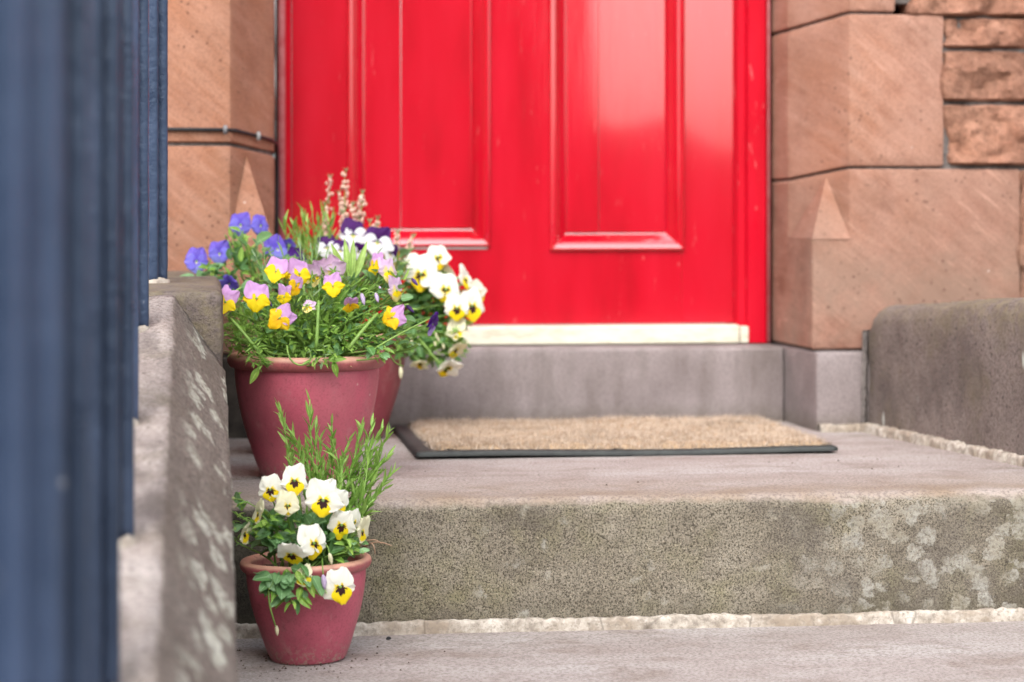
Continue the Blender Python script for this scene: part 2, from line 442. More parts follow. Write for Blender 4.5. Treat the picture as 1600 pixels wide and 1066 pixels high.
PET = {
    'cream_pansy': (petal_mat('pansy_white_upper', WHT, vein=(.72, .76, .58)),
                    petal_mat('pansy_white_side', WHT, YEL, .34, DK, .27, 0, .06, (.72, .76, .58)),
                    petal_mat('pansy_yellow_lip', (.86, .66, .04), YEL, .98, DK, .50, 30)),
    'pale_pansy': (petal_mat('pansy_cream_upper', CRM, vein=(.66, .68, .38)),
                   petal_mat('pansy_cream_side', CRM, YEL, .28, DK, .24),
                   petal_mat('pansy_cream_lip', CRM, YEL, .9, DK, .42, 30)),
    'lilac_viola': (petal_mat('viola_lilac_upper', (.60, .34, .64), (.66, .42, .70), .5, None, 0, 0, .2, (.48, .24, .54)),
                    petal_mat('viola_yellow_side', YEL, None, .3, (.25, .10, .02), .13, 40),
                    petal_mat('viola_yellow_lip', YEL, ORG, .2, (.22, .08, .02), .14, 60)),
    'orange_viola': (petal_mat('viola_mauve_upper', (.58, .33, .60), (.6, .36, .62), .5, None, 0, 0, .2, (.45, .22, .5)),
                     petal_mat('viola_orange_side', (.86, .58, .012), ORG, .3, (.3, .1, .02), .12, 40),
                     petal_mat('viola_orange_lip', (.86, .54, .01), ORG, .5, (.3, .1, .02), .18, 60)),
    'pale_viola': (petal_mat('viola_pale_upper', (.68, .48, .68), (.72, .56, .72), .5, None, 0, 0, .2, (.55, .36, .58)),
                   petal_mat('viola_pale_side', (.70, .54, .62), (.84, .72, .3), .55, None, 0, 0, .1),
                   petal_mat('viola_pale_lip', (.84, .72, .28), YEL, .6, (.25, .1, .02), .15, 60)),
    'blue_viola': (petal_mat('viola_blue_upper', (.19, .13, .66), (.12, .08, .52), .45, None, 0, 0, .35, (.12, .08, .5)),
                   petal_mat('viola_blue_side', (.22, .19, .72), (.15, .10, .55), .3, (.10, .04, .36), .22, 50, .3, (.15, .12, .6)),
                   petal_mat('viola_blue_lip', (.28, .29, .76), (.2, .17, .66), .4, (.72, .68, .45), .2, 0, .3, (.2, .2, .65))),
    'purple_white': (petal_mat('viola_deep_upper', (.075, .008, .14), (.05, .006, .09), .5, None, 0, 0, .3, (.04, .004, .08)),
                     petal_mat('viola_white_side', (.82, .82, .84), (.6, .55, .75), .12, (.07, .01, .14), .28, 60),
                     petal_mat('viola_white_lip', (.82, .82, .84), (.8, .66, .1), .2, (.07, .01, .14), .1, 60)),
    'dark_viola': (petal_mat('viola_purple_upper', (.085, .02, .23), None, .5, None, 0, 0, .3, (.05, .01, .14)),
                   petal_mat('viola_purple_side', (.10, .03, .26), None, .5, None, 0, 0, .3, (.05, .01, .14)),
                   petal_mat('viola_lavender_lip', (.45, .36, .72), (.15, .05, .32), .4, None, 0, 0, .2)),
}

# ------------------------------------------------------------ object helpers
def link(o, parent=None):
    C.collection.objects.link(o)
    if parent is not None: o.parent = parent
    return o
def mesh_obj(name, verts, faces, mat, parent=None, smooth=True, off=(0, 0, 0), uvs=None):
    me = bpy.data.meshes.new(name)
    ox, oy, oz = off
    me.from_pydata([(v[0] - ox, v[1] - oy, v[2] - oz) for v in verts], [], faces)
    if mat is not None: me.materials.append(mat)
    if uvs is not None:
        l = me.uv_layers.new(name='UVMap')
        for p in me.polygons:
            for li in p.loop_indices: l.data[li].uv = uvs[me.loops[li].vertex_index]
    me.polygons.foreach_set('use_smooth', [smooth] * len(me.polygons))
    me.update()
    o = bpy.data.objects.new(name, me)
    link(o, parent)
    if parent is None: o.location = off
    return o
def tag(o, label=None, cat=None, group=None, kind=None):
    if label: o['label'] = label
    if cat: o['category'] = cat
    if group: o['group'] = group
    if kind: o['kind'] = kind
    return o
def thing(name, loc, label, cat, group=None):
    o = bpy.data.objects.new(name, None)
    o.empty_display_size = .02
    C.collection.objects.link(o)
    o.location = loc
    return tag(o, label, cat, group)
def bm_obj(name, bm, mat, parent=None, smooth=False, off=(0, 0, 0)):
    bmesh.ops.recalc_face_normals(bm, faces=bm.faces)
    if off != (0, 0, 0): bmesh.ops.translate(bm, vec=-Vector(off), verts=bm.verts)
    me = bpy.data.meshes.new(name)
    bm.to_mesh(me); bm.free()
    me.materials.append(mat)
    me.polygons.foreach_set('use_smooth', [smooth] * len(me.polygons))
    o = bpy.data.objects.new(name, me)
    link(o, parent)
    if parent is None: o.location = off
    return o
def box_bm(x0, x1, y0, y1, z0, z1, bev=.002, seg=2):
    bm = bmesh.new()
    bmesh.ops.create_cube(bm, size=1)
    bmesh.ops.scale(bm, vec=(x1 - x0, y1 - y0, z1 - z0), verts=bm.verts)
    bmesh.ops.translate(bm, vec=((x0 + x1) / 2, (y0 + y1) / 2, (z0 + z1) / 2), verts=bm.verts)
    if bev: bmesh.ops.bevel(bm, geom=list(bm.edges), offset=bev, segments=seg, affect='EDGES', profile=.5)
    return bm
def wob(p, amp, f, seed=0):
    q = Vector(p) * f + Vector((seed * 3.1, seed * 1.7, seed * 5.3))
    return noise.noise_vector(q) * amp
def fract(p, f, seed=0, oct=4):
    return noise.fractal(Vector(p) * f + Vector((seed * 2.3, seed * 4.1, seed * 1.3)), .9, 2.1, oct)

def ring_plan(plan, step, rnd=0.0):
    """resample a closed plan polygon (counter-clockwise), rounding its corners by rnd"""
    pts = []
    n = len(plan)
    P = [Vector(p) for p in plan]
    base = []
    for i in range(n):
        a, b, c = P[i - 1], P[i], P[(i + 1) % n]
        if rnd:
            da, dc = (a - b), (c - b)
            r = min(rnd, da.length * .4, dc.length * .4)
            p0, p2 = b + da.normalized() * r, b + dc.normalized() * r
            for t in (0, .5, 1): base.append(p0.lerp(b, t).lerp(b.lerp(p2, t), t))
        else: base.append(b)
    for i in range(len(base)):
        a, b = base[i], base[(i + 1) % len(base)]
        k = max(1, int(math.ceil((b - a).length / step)))
        for j in range(k): pts.append(a.lerp(b, j / k))
    return pts
def prism_data(plan, z0, z1, step=.02, edge=.003, amp=.0012, f=25, seed=0, caps=(True, True), rnd=.003, dispf=None):
    ring = ring_plan(plan, step, rnd)
    n = len(ring)
    cen = sum(ring, Vector((0, 0))) / n
    nrm = []
    for i in range(n):
        d = ring[(i + 1) % n] - ring[i - 1]
        nrm.append(Vector((d.y, -d.x)).normalized())
    k = max(2, int(math.ceil((z1 - z0) / step)))
    zs = [z0 + (z1 - z0) * j / k for j in range(k + 1)]
    lev = []
    if caps[0]: lev += [(z0, edge), (z0 + edge * .35, edge * .35)]
    else: lev += [(z0, 0)]
    lev += [(z0 + (edge if caps[0] else 0), 0)] if caps[0] else []
    lev += [(z, 0) for z in zs[1:-1]]
    if caps[1]: lev += [(z1 - edge, 0), (z1 - edge * .35, edge * .35), (z1, edge)]
    else: lev += [(z1, 0)]
    V, F = [], []
    for z, ins in lev:
        for p, q in zip(ring, nrm):
            v = Vector((p.x - q.x * ins, p.y - q.y * ins, z))
            h = fract(v, f, seed) * amp
            if dispf: h += dispf(v, ins)
            V.append((v.x + q.x * h, v.y + q.y * h, v.z))
    for j in range(len(lev) - 1):
        for i in range(n):
            a, b = j * n + i, j * n + (i + 1) % n
            F.append((a, b, b + n, a + n))
    if caps[0]: F.append(tuple(range(n - 1, -1, -1)))
    if caps[1]: F.append(tuple(range((len(lev) - 1) * n, len(lev) * n)))
    return V, F
def stone(parent, plan, z0, z1, mat, name='stone', **kw):
    V, F = prism_data(plan, z0, z1, **kw)
    return mesh_obj(name, V, F, mat, parent, True)
def rect(x0, x1, y0, y1): return [(x0, y0), (x1, y0), (x1, y1), (x0, y1)]

def tube_data(pts, rads, sides=6, V=None, F=None):
    V = [] if V is None else V
    F = [] if F is None else F
    P = [Vector(p) for p in pts]
    base = len(V)
    ref = Vector((.31, .77, .56)).normalized()
    for i, p in enumerate(P):
        t = (P[min(i + 1, len(P) - 1)] - P[max(i - 1, 0)]).normalized()
        a = t.cross(ref)
        if a.length < .05: a = t.cross(Vector((1, 0, 0)))
        a.normalize(); b = t.cross(a)
        r = rads[i] if isinstance(rads, (list, tuple)) else rads
        for k in range(sides):
            an = 2 * math.pi * k / sides
            V.append(tuple(p + a * math.cos(an) * r + b * math.sin(an) * r))
    for i in range(len(P) - 1):
        for k in range(sides):
            x, y = base + i * sides + k, base + i * sides + (k + 1) % sides
            F.append((x, y, y + sides, x + sides))
    F.append(tuple(base + k for k in range(sides))[::-1])
    F.append(tuple(base + (len(P) - 1) * sides + k for k in range(sides)))
    return V, F
def bez(a, b, c, d, n):
    out = []
    for i in range(n + 1):
        t = i / n
        out.append(a * (1 - t) ** 3 + b * 3 * t * (1 - t) ** 2 + c * 3 * t * t * (1 - t) + d * t ** 3)
    return out

# ------------------------------------------------------------ ground and steps
FLOOR = -.68
mesh_obj('ground', [(-400, -400, FLOOR), (400, -400, FLOOR), (400, 400, FLOOR), (-400, 400, FLOOR)], [(0, 1, 2, 3)], M['ground'])['kind'] = 'structure'

def unseen_mass():
    """unseen mass added to shape the door reflection: tall opposite, low to the right"""
    rg = random.Random(2)
    V, F = [], []
    n = 160
    for i in range(n + 1):
        x = -8 + 34 * i / n
        tall = 6.5 if x < 3.5 else 1.72
        top = FLOOR + tall + noise.fractal(Vector((x * .9, 0, 3)), .8, 2.1, 4) * (.9 if x < 3.5 else .42) + rg.uniform(-.05, .05)
        for (y, f) in ((-14, 0), (-13.7, .45), (-14.0, .8), (-14.7, 1), (-15.6, .8), (-16, 0)):
            d = noise.fractal(Vector((x * 1.3, f * 5, 7)), .8, 2.1, 4) * .3
            V.append((x, y + d, FLOOR + (top - FLOOR) * f))
    for i in range(n):
        for j in range(5):
            a = i * 6 + j
            F.append((a, a + 1, a + 7, a + 6))
    F += [tuple(range(6)), tuple(range(n * 6, n * 6 + 6))[::-1]]
    mesh_obj('unseen_mass', V, F, M['mass_tone'])['kind'] = 'stuff'
M['mass_tone'] = plain('unseen_mass_tone', (.09, .10, .075), (.20, .20, .165), 4)
unseen_mass()  # out of view, added only for what the glossy door mirrors

def step_block(name, x0, x1, yf, yb, zt, zb, seed, dx=.006):
    prof = []
    for i in range(31): prof.append((yb + (yf + .018 - yb) * (i / 30) ** .8, zt, 0, 1))
    for i in range(1, 7):
        a = math.pi / 2 * i / 6
        prof.append((yf + .018 - .018 * math.sin(a), zt - .018 + .018 * math.cos(a), math.sin(a), math.cos(a)))
    k = max(6, int((zt - .018 - zb) / .0045))
    for i in range(1, k + 1): prof.append((yf + .004 * i / k, zt - .018 + (zb - zt + .018) * i / k, 1, 0))
    nx = int((x1 - x0) / dx)
    V, F = [], []
    m = len(prof)
    for i in range(nx + 1):
        x = x0 + (x1 - x0) * i / nx
        for (y, z, ny, nz) in prof:
            p = Vector((x, y, z))
            big = fract(p, 3.0, seed, 3) * .0035
            fine = fract(p, 28, seed + 3, 4) * .0016 + fract(p, 95, seed + 5, 3) * .0011
            w = .22 + .78 * ny
            corner = ny * nz * 2
            h = big * (.35 + .65 * ny) + fine * w - corner * max(0, fract(p * 1.0, 9, seed + 8, 3)) * .007
            V.append((x, y - ny * h, z + nz * h))
    for i in range(nx):
        for j in range(m - 1):
            a = i * m + j
            F.append((a, a + 1, a + m + 1, a + m))
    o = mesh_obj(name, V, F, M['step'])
    o['kind'] = 'structure'
    return o
landing = step_block('landing', -.02, 1.42, 3.045, 4.06, 0, -.172, 1, .0048)
step_block('step', -.02, 1.6, 2.33, 3.12, -.17, -.342, 2, .008)
step_block('step', -.02, 1.6, 1.60, 2.40, -.34, -.512, 3, .016)
step_block('step', -.02, 1.6, .90, 1.68, -.51, -.682, 4, .03)

def mortar_strip(name, p0, p1, w, h, seed, parent=None, n=150, up=Vector((0, 0, 1)), out=Vector((0, -1, 0))):
    """rough bead of lime pointing along a joint"""
    p0, p1 = Vector(p0), Vector(p1)
    V, F = [], []
    ks = 7
    for i in range(n + 1):
        p = p0.lerp(p1, i / n)
        s1 = .95 + fract(p, 5, seed, 3) * .14 + fract(p, 80, seed, 3) * .12
        s2 = 1 + fract(p, 40, seed + 2, 4) * .35
        for k in range(ks):
            a = math.pi / 2 * k / (ks - 1)
            q = p + up * (h * s1 * math.sin(a) ** .5) + out * (w * s2 * math.cos(a) ** .35)
            q += wob(q, .0022, 130, seed)
            V.append(tuple(q))
        V.append(tuple(p - out * .012 + up * h * s1 * .98)); V.append(tuple(p - out * .012 - up * .004)); V.append(tuple(p + out * w * s2 - up * .004))
    m = ks + 3
    for i in range(n):
        for j in range(m):
            a, b = i * m + j, i * m + (j + 1) % m
            F.append((a, b, b + m, a + m))
    o = mesh_obj(name, V, F, M['lime'], parent)
    if parent is None: o['kind'] = 'structure'
    return o
mortar_strip('mortar_joint', (.03, 3.047, -.17), (1.42, 3.045, -.17), .006, .0165, 3, None, 420)

# ------------------------------------------------------------ house front: dressed jambs, rubble, threshold course
front = thing('house_front', (.55, 3.87, 0), 'red sandstone house front with dressed chamfered jambs round a red door', 'house')
FO = Vector(front.location)
def shear_r(V, za, zb):
    """the joints fall a little towards the door on the chamfer"""
    for i, (x, y, z) in enumerate(V):
        if x < 1.057: V[i] = (x, y, z - .022 * min(1, (1.057 - x) / .076) * (min(1, max(0, (z - za) / (zb - za))) if zb > za else 1))
def shear_l(V, za, zb):
    for i, (x, y, z) in enumerate(V):
        if x > .046: V[i] = (x, y, z - .014 * min(1, (x - .046) / .08) * (min(1, max(0, (z - za) / (zb - za))) if zb > za else 1))
def fstone(plan, z0, z1, mat, name='stone', fall=None, **kw):
    V, F = prism_data(plan, z0, z1, **kw)
    if fall: fall(V, 0, 0)
    o = mesh_obj(name, V, F, M[mat], front, True, tuple(FO))
    o.data.set_sharp_from_angle(angle=R(28))
    return o
RJ = [(.981, 4.30), (.981, 4.15), (.988, 4.01), (1.057, 3.87)]           # right jamb: reveal, chamfer, arris
LJ = [(.046, 3.87), (.119, 4.01), (.126, 4.15), (.126, 4.30)]
def rj(xr, sq=False, dy=0):
    if sq: return [(.981, 4.30), (.981, 4.15), (.9945, 3.87 + dy), (xr, 3.87 + dy), (xr, 4.30)]
    return RJ[:-1] + [(1.057, 3.87 + dy), (xr, 3.87 + dy), (xr, 4.30)]
def lj(xl, sq=False):
    if sq: return [(xl, 3.87), (.112, 3.87), (.126, 4.15), (.126, 4.30), (xl, 4.30)]
    return [(xl, 3.87)] + LJ + [(xl, 4.30)]
J = .0022
sk = dict(step=.022, edge=.0035, amp=.0016, f=16)
zb = .131
def stop_faces(V, F, apex, a, b, c):
    """the broach stop: a small pyramid that turns the chamfer back into a square corner"""
    n = len(V)
    V += [apex, a, b, apex, b, c]
    F += [(n, n + 1, n + 2), (n + 3, n + 4, n + 5)]
# right jamb
tk0 = dict(edge=.006, amp=.002, f=14, rnd=.004)
ZS = 0.315
z1r = 0.4316
z2r = 0.6861
V, F = prism_data(rj(1.3475, True), zb + J, ZS, caps=(True, False), seed=1, **sk)
V2, F2 = prism_data(rj(1.3475), ZS, z1r - J, caps=(False, True), seed=1, **sk)
k = len(V); V += V2; F += [tuple(i + k for i in f) for f in F2]
stop_faces(V, F, (1.0305, 3.918, 0.4258), (.9885, 4.012, ZS - .003), (.9935, 3.8685, ZS - .001), (1.0585, 3.8685, ZS - .001))
shear_r(V, ZS, z1r)
mesh_obj('stone', V, F, M['stone_right'], front, True, tuple(FO)).data.set_sharp_from_angle(angle=R(28))
fstone(rj(1.2165), z1r + J, z2r - J, 'stone_right', fall=shear_r, seed=2, **sk)
fstone(rj(1.134), z2r + J, .955 - J, 'stone_right', fall=shear_r, seed=3, **sk)
z = .955
wd = [1.25, 1.15, 1.31, 1.17, 1.27]
hs = [.25, .27, .22, .26, .245]
rng = random.Random(4)
for i in range(5):
    fstone(rj(wd[i]), z + J, z + hs[i] - J, 'stone_right', fall=shear_r, seed=5 + i, **dict(sk, step=.06))
    z += hs[i]
TOP = z
# left jamb
z1l = 0.4663
V, F = prism_data(lj(-.16, True), zb + J, ZS, caps=(True, False), seed=11, **sk)
V2, F2 = prism_data(lj(-.16), ZS, z1l - J, caps=(False, True), seed=11, **sk)
k = len(V); V += V2; F += [tuple(i + k for i in f) for f in F2]
stop_faces(V, F, (.0725, 3.918, 0.4533), (.0445, 3.8685, ZS - .001), (.1135, 3.8685, ZS - .001), (.1185, 4.012, ZS - .003))
shear_l(V, ZS, z1l)
mesh_obj('stone', V, F, M['stone_left'], front, True, tuple(FO)).data.set_sharp_from_angle(angle=R(28))
fstone(lj(-.20), z1l + .004, .86 - J, 'stone_left', fall=shear_l, seed=12, **sk)
z = .86
wl = [-.12, -.24, -.14, -.22, -.13]
while z < TOP - .12:
    h = min(.30, TOP - z)
    i = int(z * 10) % 5
    fstone(lj(wl[i]), z + J, z + h - J, 'stone_left', fall=shear_l, seed=20 + i, **dict(sk, step=.06))
    z += h
# rubble courses outside the jambs
rk = dict(step=.0075, edge=.004, rnd=.006)
def rocky(seed):
    def f(v, ins):
        if v.y > 3.95: return 0
        return .007 + fract(v, 24, seed, 5) * .013 + abs(fract(v, 10, seed + 4, 3)) * .009 - (.004 if ins else 0)
    return f
def rub(x0, x1, z0, z1, seed, step=.0075):
    fstone(rect(x0, x1, 3.873, 4.2), z0, z1, 'stone_rough', amp=0, seed=seed, dispf=rocky(seed), **dict(rk, step=step))
rub(1.164, 1.47, 0.6827, .80, 31)
rub(1.224, 1.50, 0.6301, 0.6789, 32)
rub(1.227, 1.44, 0.5422, 0.6248, 33)
rub(1.226, 1.47, 0.4362, 0.5358, 34)
rub(1.355, 1.70, .14, .428, 35, .012)
rub(1.145, 1.42, .806, .95, 36, .02)
rr = random.Random(8)
def fill(xa, xb, za, zbm, lo):
    z = za
    while z < zbm - .06:
        h = min(rr.uniform(.11, .2), zbm - z)
        x = xa
        while x < xb - .05:
            w = min(rr.uniform(.2, .42), xb - x)
            fstone(rect(x + .004, x + w - .004, 3.873, 4.15), z + .004, z + h - .004, 'stone_rough', amp=0, seed=rr.randint(40, 99), dispf=rocky(rr.randint(40, 99)), step=.05, edge=.006, rnd=.008)
            x += w
        z += h
fill(1.51, 2.5, .44, .955, 0)
fill(1.71, 2.5, .0, .43, 0)
for i in range(5): fill(wd[i] + .004, 2.5, .955 + sum(hs[:i]), .955 + sum(hs[:i + 1]), 0)
fill(-1.5, -.205, .3, .86, 0)
fill(-1.5, -.165, .134, .296, 0)
fstone(rect(-1.5, -.255, 3.86, 4.2), -.68, -.013, 'stone_rough', seed=77, step=.05)
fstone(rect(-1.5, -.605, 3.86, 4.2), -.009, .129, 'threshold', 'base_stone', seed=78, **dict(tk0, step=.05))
fill(-1.5, -.245, .86, TOP, 0)
fstone(rect(-.1, 1.2, 3.87, 4.3), TOP + .003, TOP + .32, 'stone_right', seed=60, **dict(sk, step=.08))
fill(-1.5, -.104, TOP + .003, TOP + .32, 0)
fill(1.204, 2.5, TOP + .003, TOP + .32, 0)
fill(-1.5, 2.5, TOP + .325, TOP + .95, 0)
# mortar that backs the joints
def mort(plan, z0, z1):
    V, F = prism_data(plan, z0, z1, step=.08, edge=.002, amp=.0006, f=60, rnd=0)
    mesh_obj('mortar', V, F, M['mortar'], front, True, tuple(FO))
mort([(.986, 4.29), (.986, 4.152), (.995, 4.015), (1.0605, 3.878), (2.48, 3.878), (2.48, 4.14), (1.05, 4.29)], ZS + .002, z2r - .006)
mort([(.986, 4.29), (.986, 4.152), (.995, 4.015), (1.0605, 3.878), (1.132, 3.878), (1.132, 4.14), (1.05, 4.29)], z2r - .006, z2r + .016)
mort([(1.172, 3.878), (2.48, 3.878), (2.48, 4.14), (1.172, 4.14)], z2r - .006, z2r + .016)
mort([(.986, 4.29), (.986, 4.152), (.995, 4.015), (1.0605, 3.878), (2.48, 3.878), (2.48, 4.14), (1.05, 4.29)], z2r + .016, TOP + .94)
mort([(.986, 4.29), (.986, 4.152), (1.0, 3.877), (2.48, 3.877), (2.48, 4.14), (1.05, 4.29)], .01, ZS)
mort([(-1.48, 3.879), (.0425, 3.879), (.115, 4.015), (.121, 4.152), (.121, 4.29), (-1.48, 4.14)], ZS + .002, TOP + .94)
mort([(-1.48, 3.879), (.1, 3.879), (.121, 4.152), (.121, 4.29), (-1.48, 4.14)], .01, ZS)
# threshold and base course of purple-grey stone
tk = dict(step=.02, edge=.006, amp=.002, f=14, rnd=.004)
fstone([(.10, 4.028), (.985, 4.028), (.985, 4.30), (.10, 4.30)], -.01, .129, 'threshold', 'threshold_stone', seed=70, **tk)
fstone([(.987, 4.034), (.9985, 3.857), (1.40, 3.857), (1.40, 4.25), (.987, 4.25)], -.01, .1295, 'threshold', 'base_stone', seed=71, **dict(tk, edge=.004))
fstone([(-.6, 3.857), (.108, 3.857), (.098, 4.034), (.098, 4.25), (-.6, 4.25)], -.01, .1295, 'gap_shade', 'base_stone', seed=72, **dict(tk, edge=.004))
fb = mortar_strip('base_fillet', (1.0, 3.853, .0), (1.10, 3.853, .0), .016, .013, 8, None, 40)
fb.name = 'mortar_joint'

# ------------------------------------------------------------ door and its frame
DY = 4.13
zd0, ztop = .164, 2.08
door = thing('front_door', (.54, DY, zd0), 'glossy red panelled front door with tall sunk panels and moulded edges', 'door')
DO = Vector(door.location)
def dpart(name, x0, x1, y0, y1, z0, z1, bev=.0012, mat='red'):
    return bm_obj(name, box_bm(x0, x1, y0, y1, z0, z1, bev), M[mat], door, False, tuple(DO))
xs = [0.1534, 0.2515, 0.4891, 0.6015, 0.8285, 0.9204]
zr = 0.2948
zl = 0.3022
g = .0012
dpart('stile', xs[0], xs[1], DY, DY + .045, zd0, ztop)
dpart('stile', xs[4], xs[5], DY, DY + .045, zd0, ztop)
dpart('rail', xs[1] + .0002, xs[4] - .0002, DY + .0004, DY + .045, zd0, zr - .0012, 0)
dpart('rail', xs[1] + g, xs[4] - g, DY, DY + .045, 1.02, 1.2)
dpart('rail', xs[1] + g, xs[4] - g, DY, DY + .045, 1.95, ztop)
dpart('muntin', xs[2], xs[3], DY + .0006, DY + .044, zr - .02, 1.02 - g, .0002)
dpart('muntin', xs[2], xs[3], DY + .0006, DY + .045, 1.2 + g, 1.95 - g)
def moulding(x0, x1, z0, z1):
    prof = [(-.005, .012), (-.005, -.003), (-.003, -.0065), (.0005, -.008), (.0045, -.0072), (.008, -.0045), (.0105, -.001), (.015, .004), (.022, .0105), (.0235, .0145), (.030, .016), (.030, .028)]
    V, F = [], []
    for ins, y in prof:
        for (x, z) in ((x0 + ins, z0 + ins), (x1 - ins, z0 + ins), (x1 - ins, z1 - ins), (x0 + ins, z1 - ins)): V.append((x, DY + y, z))
    for i in range(len(prof) - 1):
        for j in range(4):
            a, b = i * 4 + j, i * 4 + (j + 1) % 4
            F.append((a, b, b + 4, a + 4))
    return mesh_obj('moulding', V, F, M['red'], door, False, tuple(DO))
for (a, b, split, zz) in ((xs[1], xs[2], 0.3402, zl), (xs[3], xs[4], 0.6843, zr)):
    for (z0, z1) in ((zz, 1.02), (1.2, 1.95)):
        moulding(a, b, z0, z1)
        i = .0275
        dpart('panel', a + i, split - .0004, DY + .0105, DY + .035, z0 + i, z1 - i, .0007)
        dpart('panel', split + .0004, b - i, DY + .0112, DY + .035, z0 + i, z1 - i, .0007)
bar = dpart('weather_bar', 0.1588, 0.9228, 4.088, 4.128, .131, .1625, .003, 'cream')
kn = bm_obj('door_knob', box_bm(.855, .895, DY - .05, DY - .001, 1.09, 1.13, .014, 3), M['iron'], door, True, tuple(DO))

frame = thing('door_frame', (.54, 4.1, .13), 'red painted timber door frame with beaded edge between stone jambs', 'door frame')
FR = Vector(frame.location)
def fpost(name, plan, z0, z1):
    V, F = prism_data(plan, z0, z1, step=.5, edge=.001, amp=0, rnd=.002)
    return mesh_obj(name, V, F, M['red_frame'], frame, False, tuple(FR))
xr0, xr1, xr2 = 0.9205, 0.9352, .9795
fpost('jamb', [(xr0, 4.128), (xr0 + .004, 4.112), (xr1, 4.108), (xr1 + .004, 4.094), (xr2 - .010, 4.092), (xr2 - .008, 4.098), (xr2 - .004, 4.098), (xr2, 4.10), (xr2, 4.2), (xr0, 4.2)], .131, 2.15)
xl0 = .128
fpost('jamb', [(xl0, 4.10), (xl0 + .004, 4.098), (xl0 + .010, 4.092), (xs[0] - .012, 4.096), (xs[0] - .006, 4.110), (xs[0] - .0015, 4.114), (xs[0] - .0015, 4.2), (xl0, 4.2)], .131, 2.15)
M['pastel'] = plain('red_paint_highlight', (.50, .10, .12), (.62, .24, .25), 40, .35, .2, .001, .5)  # pale bead colour stands in for the sky highlight along the frame edge
for (bx, brad) in ((.1345, .0068), (xr2 - .0045, .0030)):
    V, F = tube_data([(bx, 4.0955, .132), (bx, 4.0955, 2.14)], brad, 14)
    mesh_obj('bead', V, F, M['pastel'], frame, True, tuple(FR))
bm_obj('head', box_bm(xs[0] - .001, xr0 - .001, 4.10, 4.2, ztop + .003, 2.15, .003), M['red_frame'], frame, False, tuple(FR))
bm_obj('end_block', box_bm(0.9239, 0.9386, 4.089, 4.107, .1315, .160, .002), M['cream'], frame, False, tuple(FR))

# ------------------------------------------------------------ cheek walls
def sweep(name, stations, mat, label, cat, loc, amp=.006, fine=.0026, seed=0, rnd=None):
    """a wall swept along Y; every station is (y, [(x, z), ...])"""
    V, F = [], []
    secs = []
    for (y, sec) in stations:
        pts = []
        for i in range(len(sec) - 1):
            a, b = Vector(sec[i]), Vector(sec[i + 1])
            nseg = SEG[i] if i < len(SEG) else 6
            for j in range(nseg): pts.append(a.lerp(b, j / nseg))
        pts.append(Vector(sec[-1]))
        secs.append((y, pts))
    m = len(secs[0][1])
    for (y, pts) in secs:
        for i, p in enumerate(pts):
            v = Vector((p.x, y, p.y))
            d = pts[min(i + 1, m - 1)] - pts[max(i - 1, 0)]
            q = Vector((-d.y, d.x)).normalized()
            h = fract(v, 7, seed, 4) * amp * .5 + fract(v, 40, seed + 2, 4) * fine
            V.append((p.x + q.x * h, y, p.y + q.y * h))
    for s in range(len(secs) - 1):
        for i in range(m - 1):
            a = s * m + i
            F.append((a, a + m, a + m + 1, a + 1))
    F.append(tuple(range(m))); F.append(tuple(range((len(secs) - 1) * m, len(secs) * m))[::-1])
    me_off = tuple(loc)
    return V, F
SEG = [2, 16, 14, 10]
YT, SL = 3.0, .2087
def lsec(y):
    d = SL * (YT - y)
    return [(-.25, -.68), (-.25, .262 - d), (-.033, .266 - d), (.030, .172 - d), (.034, -.68)]
st = [(.15 + (2.985 - .15) * i / 190, None) for i in range(191)]
V, F = sweep('x', [(y, lsec(y)) for y, _ in st], None, '', '', (0, 0, 0), seed=3)
cl = thing('cheek_wall', (-.1, 2.0, -.68), 'sloping lichen-spotted stone coping beside the steps under the dark railing', 'low wall')
CLO = tuple(cl.location)
mesh_obj('coping_stone', V, F, M['cheek_l'], cl, True, CLO)
fl = mesh_obj('end_stone', *prism_data([(-.25, 2.988), (.0265, 2.988), (.0265, 3.853), (-.25, 3.853)], -.05, .2665, step=.014, edge=.008, amp=.004, f=18, rnd=.008, seed=5), M['cheek_r'], cl, True, CLO)

SEG = [34, 3, 12, 4, 2]
def rsec(y):
    t = (3.853 - y) / .52
    xf = 1.079 + .082 * t
    ztp = .203 + .038 * min(t, 1.5)
    e = max(0, 1 - (3.853 - y) / .035)
    ztp -= .034 * (1 - math.sqrt(max(0, 1 - e * e)))
    xf += .006 * e
    return [(xf + .003, -.68), (xf, ztp - .026), (xf + .009, ztp - .008), (xf + .028, ztp), (xf + .30, ztp + .004), (xf + .30, -.68)]
ys = [2.75 + (3.80 - 2.75) * i / 90 for i in range(91)] + [3.80 + .053 * (1 - (1 - i / 10) ** 2) for i in range(1, 11)]
V, F = sweep('x', [(y, rsec(y)) for y in ys], None, '', '', (0, 0, 0), seed=9, amp=.004)
F = [tuple(reversed(f)) for f in F]
cr = thing('kerb_wall', (1.2, 3.3, -.1), 'dark low stone block at the right end of the doormat landing', 'low wall')
bmx = bmesh.new()
vs = [bmx.verts.new(v) for v in V]
for f in F: bmx.faces.new([vs[i] for i in f])
bm_obj('coping_stone', bmx, M['cheek_r'], cr, True, tuple(cr.location))
mj = mortar_strip('mortar_joint', (1.078, 3.845, 0), (1.168, 3.30, 0), .012, .016, 12, None, 200, out=Vector((-1, -.15, 0)).normalized())
mortar_strip('mortar_joint', (1.168, 3.30, 0), (1.207, 3.062, 0), .014, .018, 13, None, 80, out=Vector((-1, -.15, 0)).normalized())
kj = mortar_strip('mortar_joint', (1.0765, 3.852, .01), (1.079, 3.852, .165), .003, .004, 14, None, 90, up=Vector((1, 0, 0)), out=Vector((-.6, -.8, 0)))
kj.data.materials[0] = M['mortar']

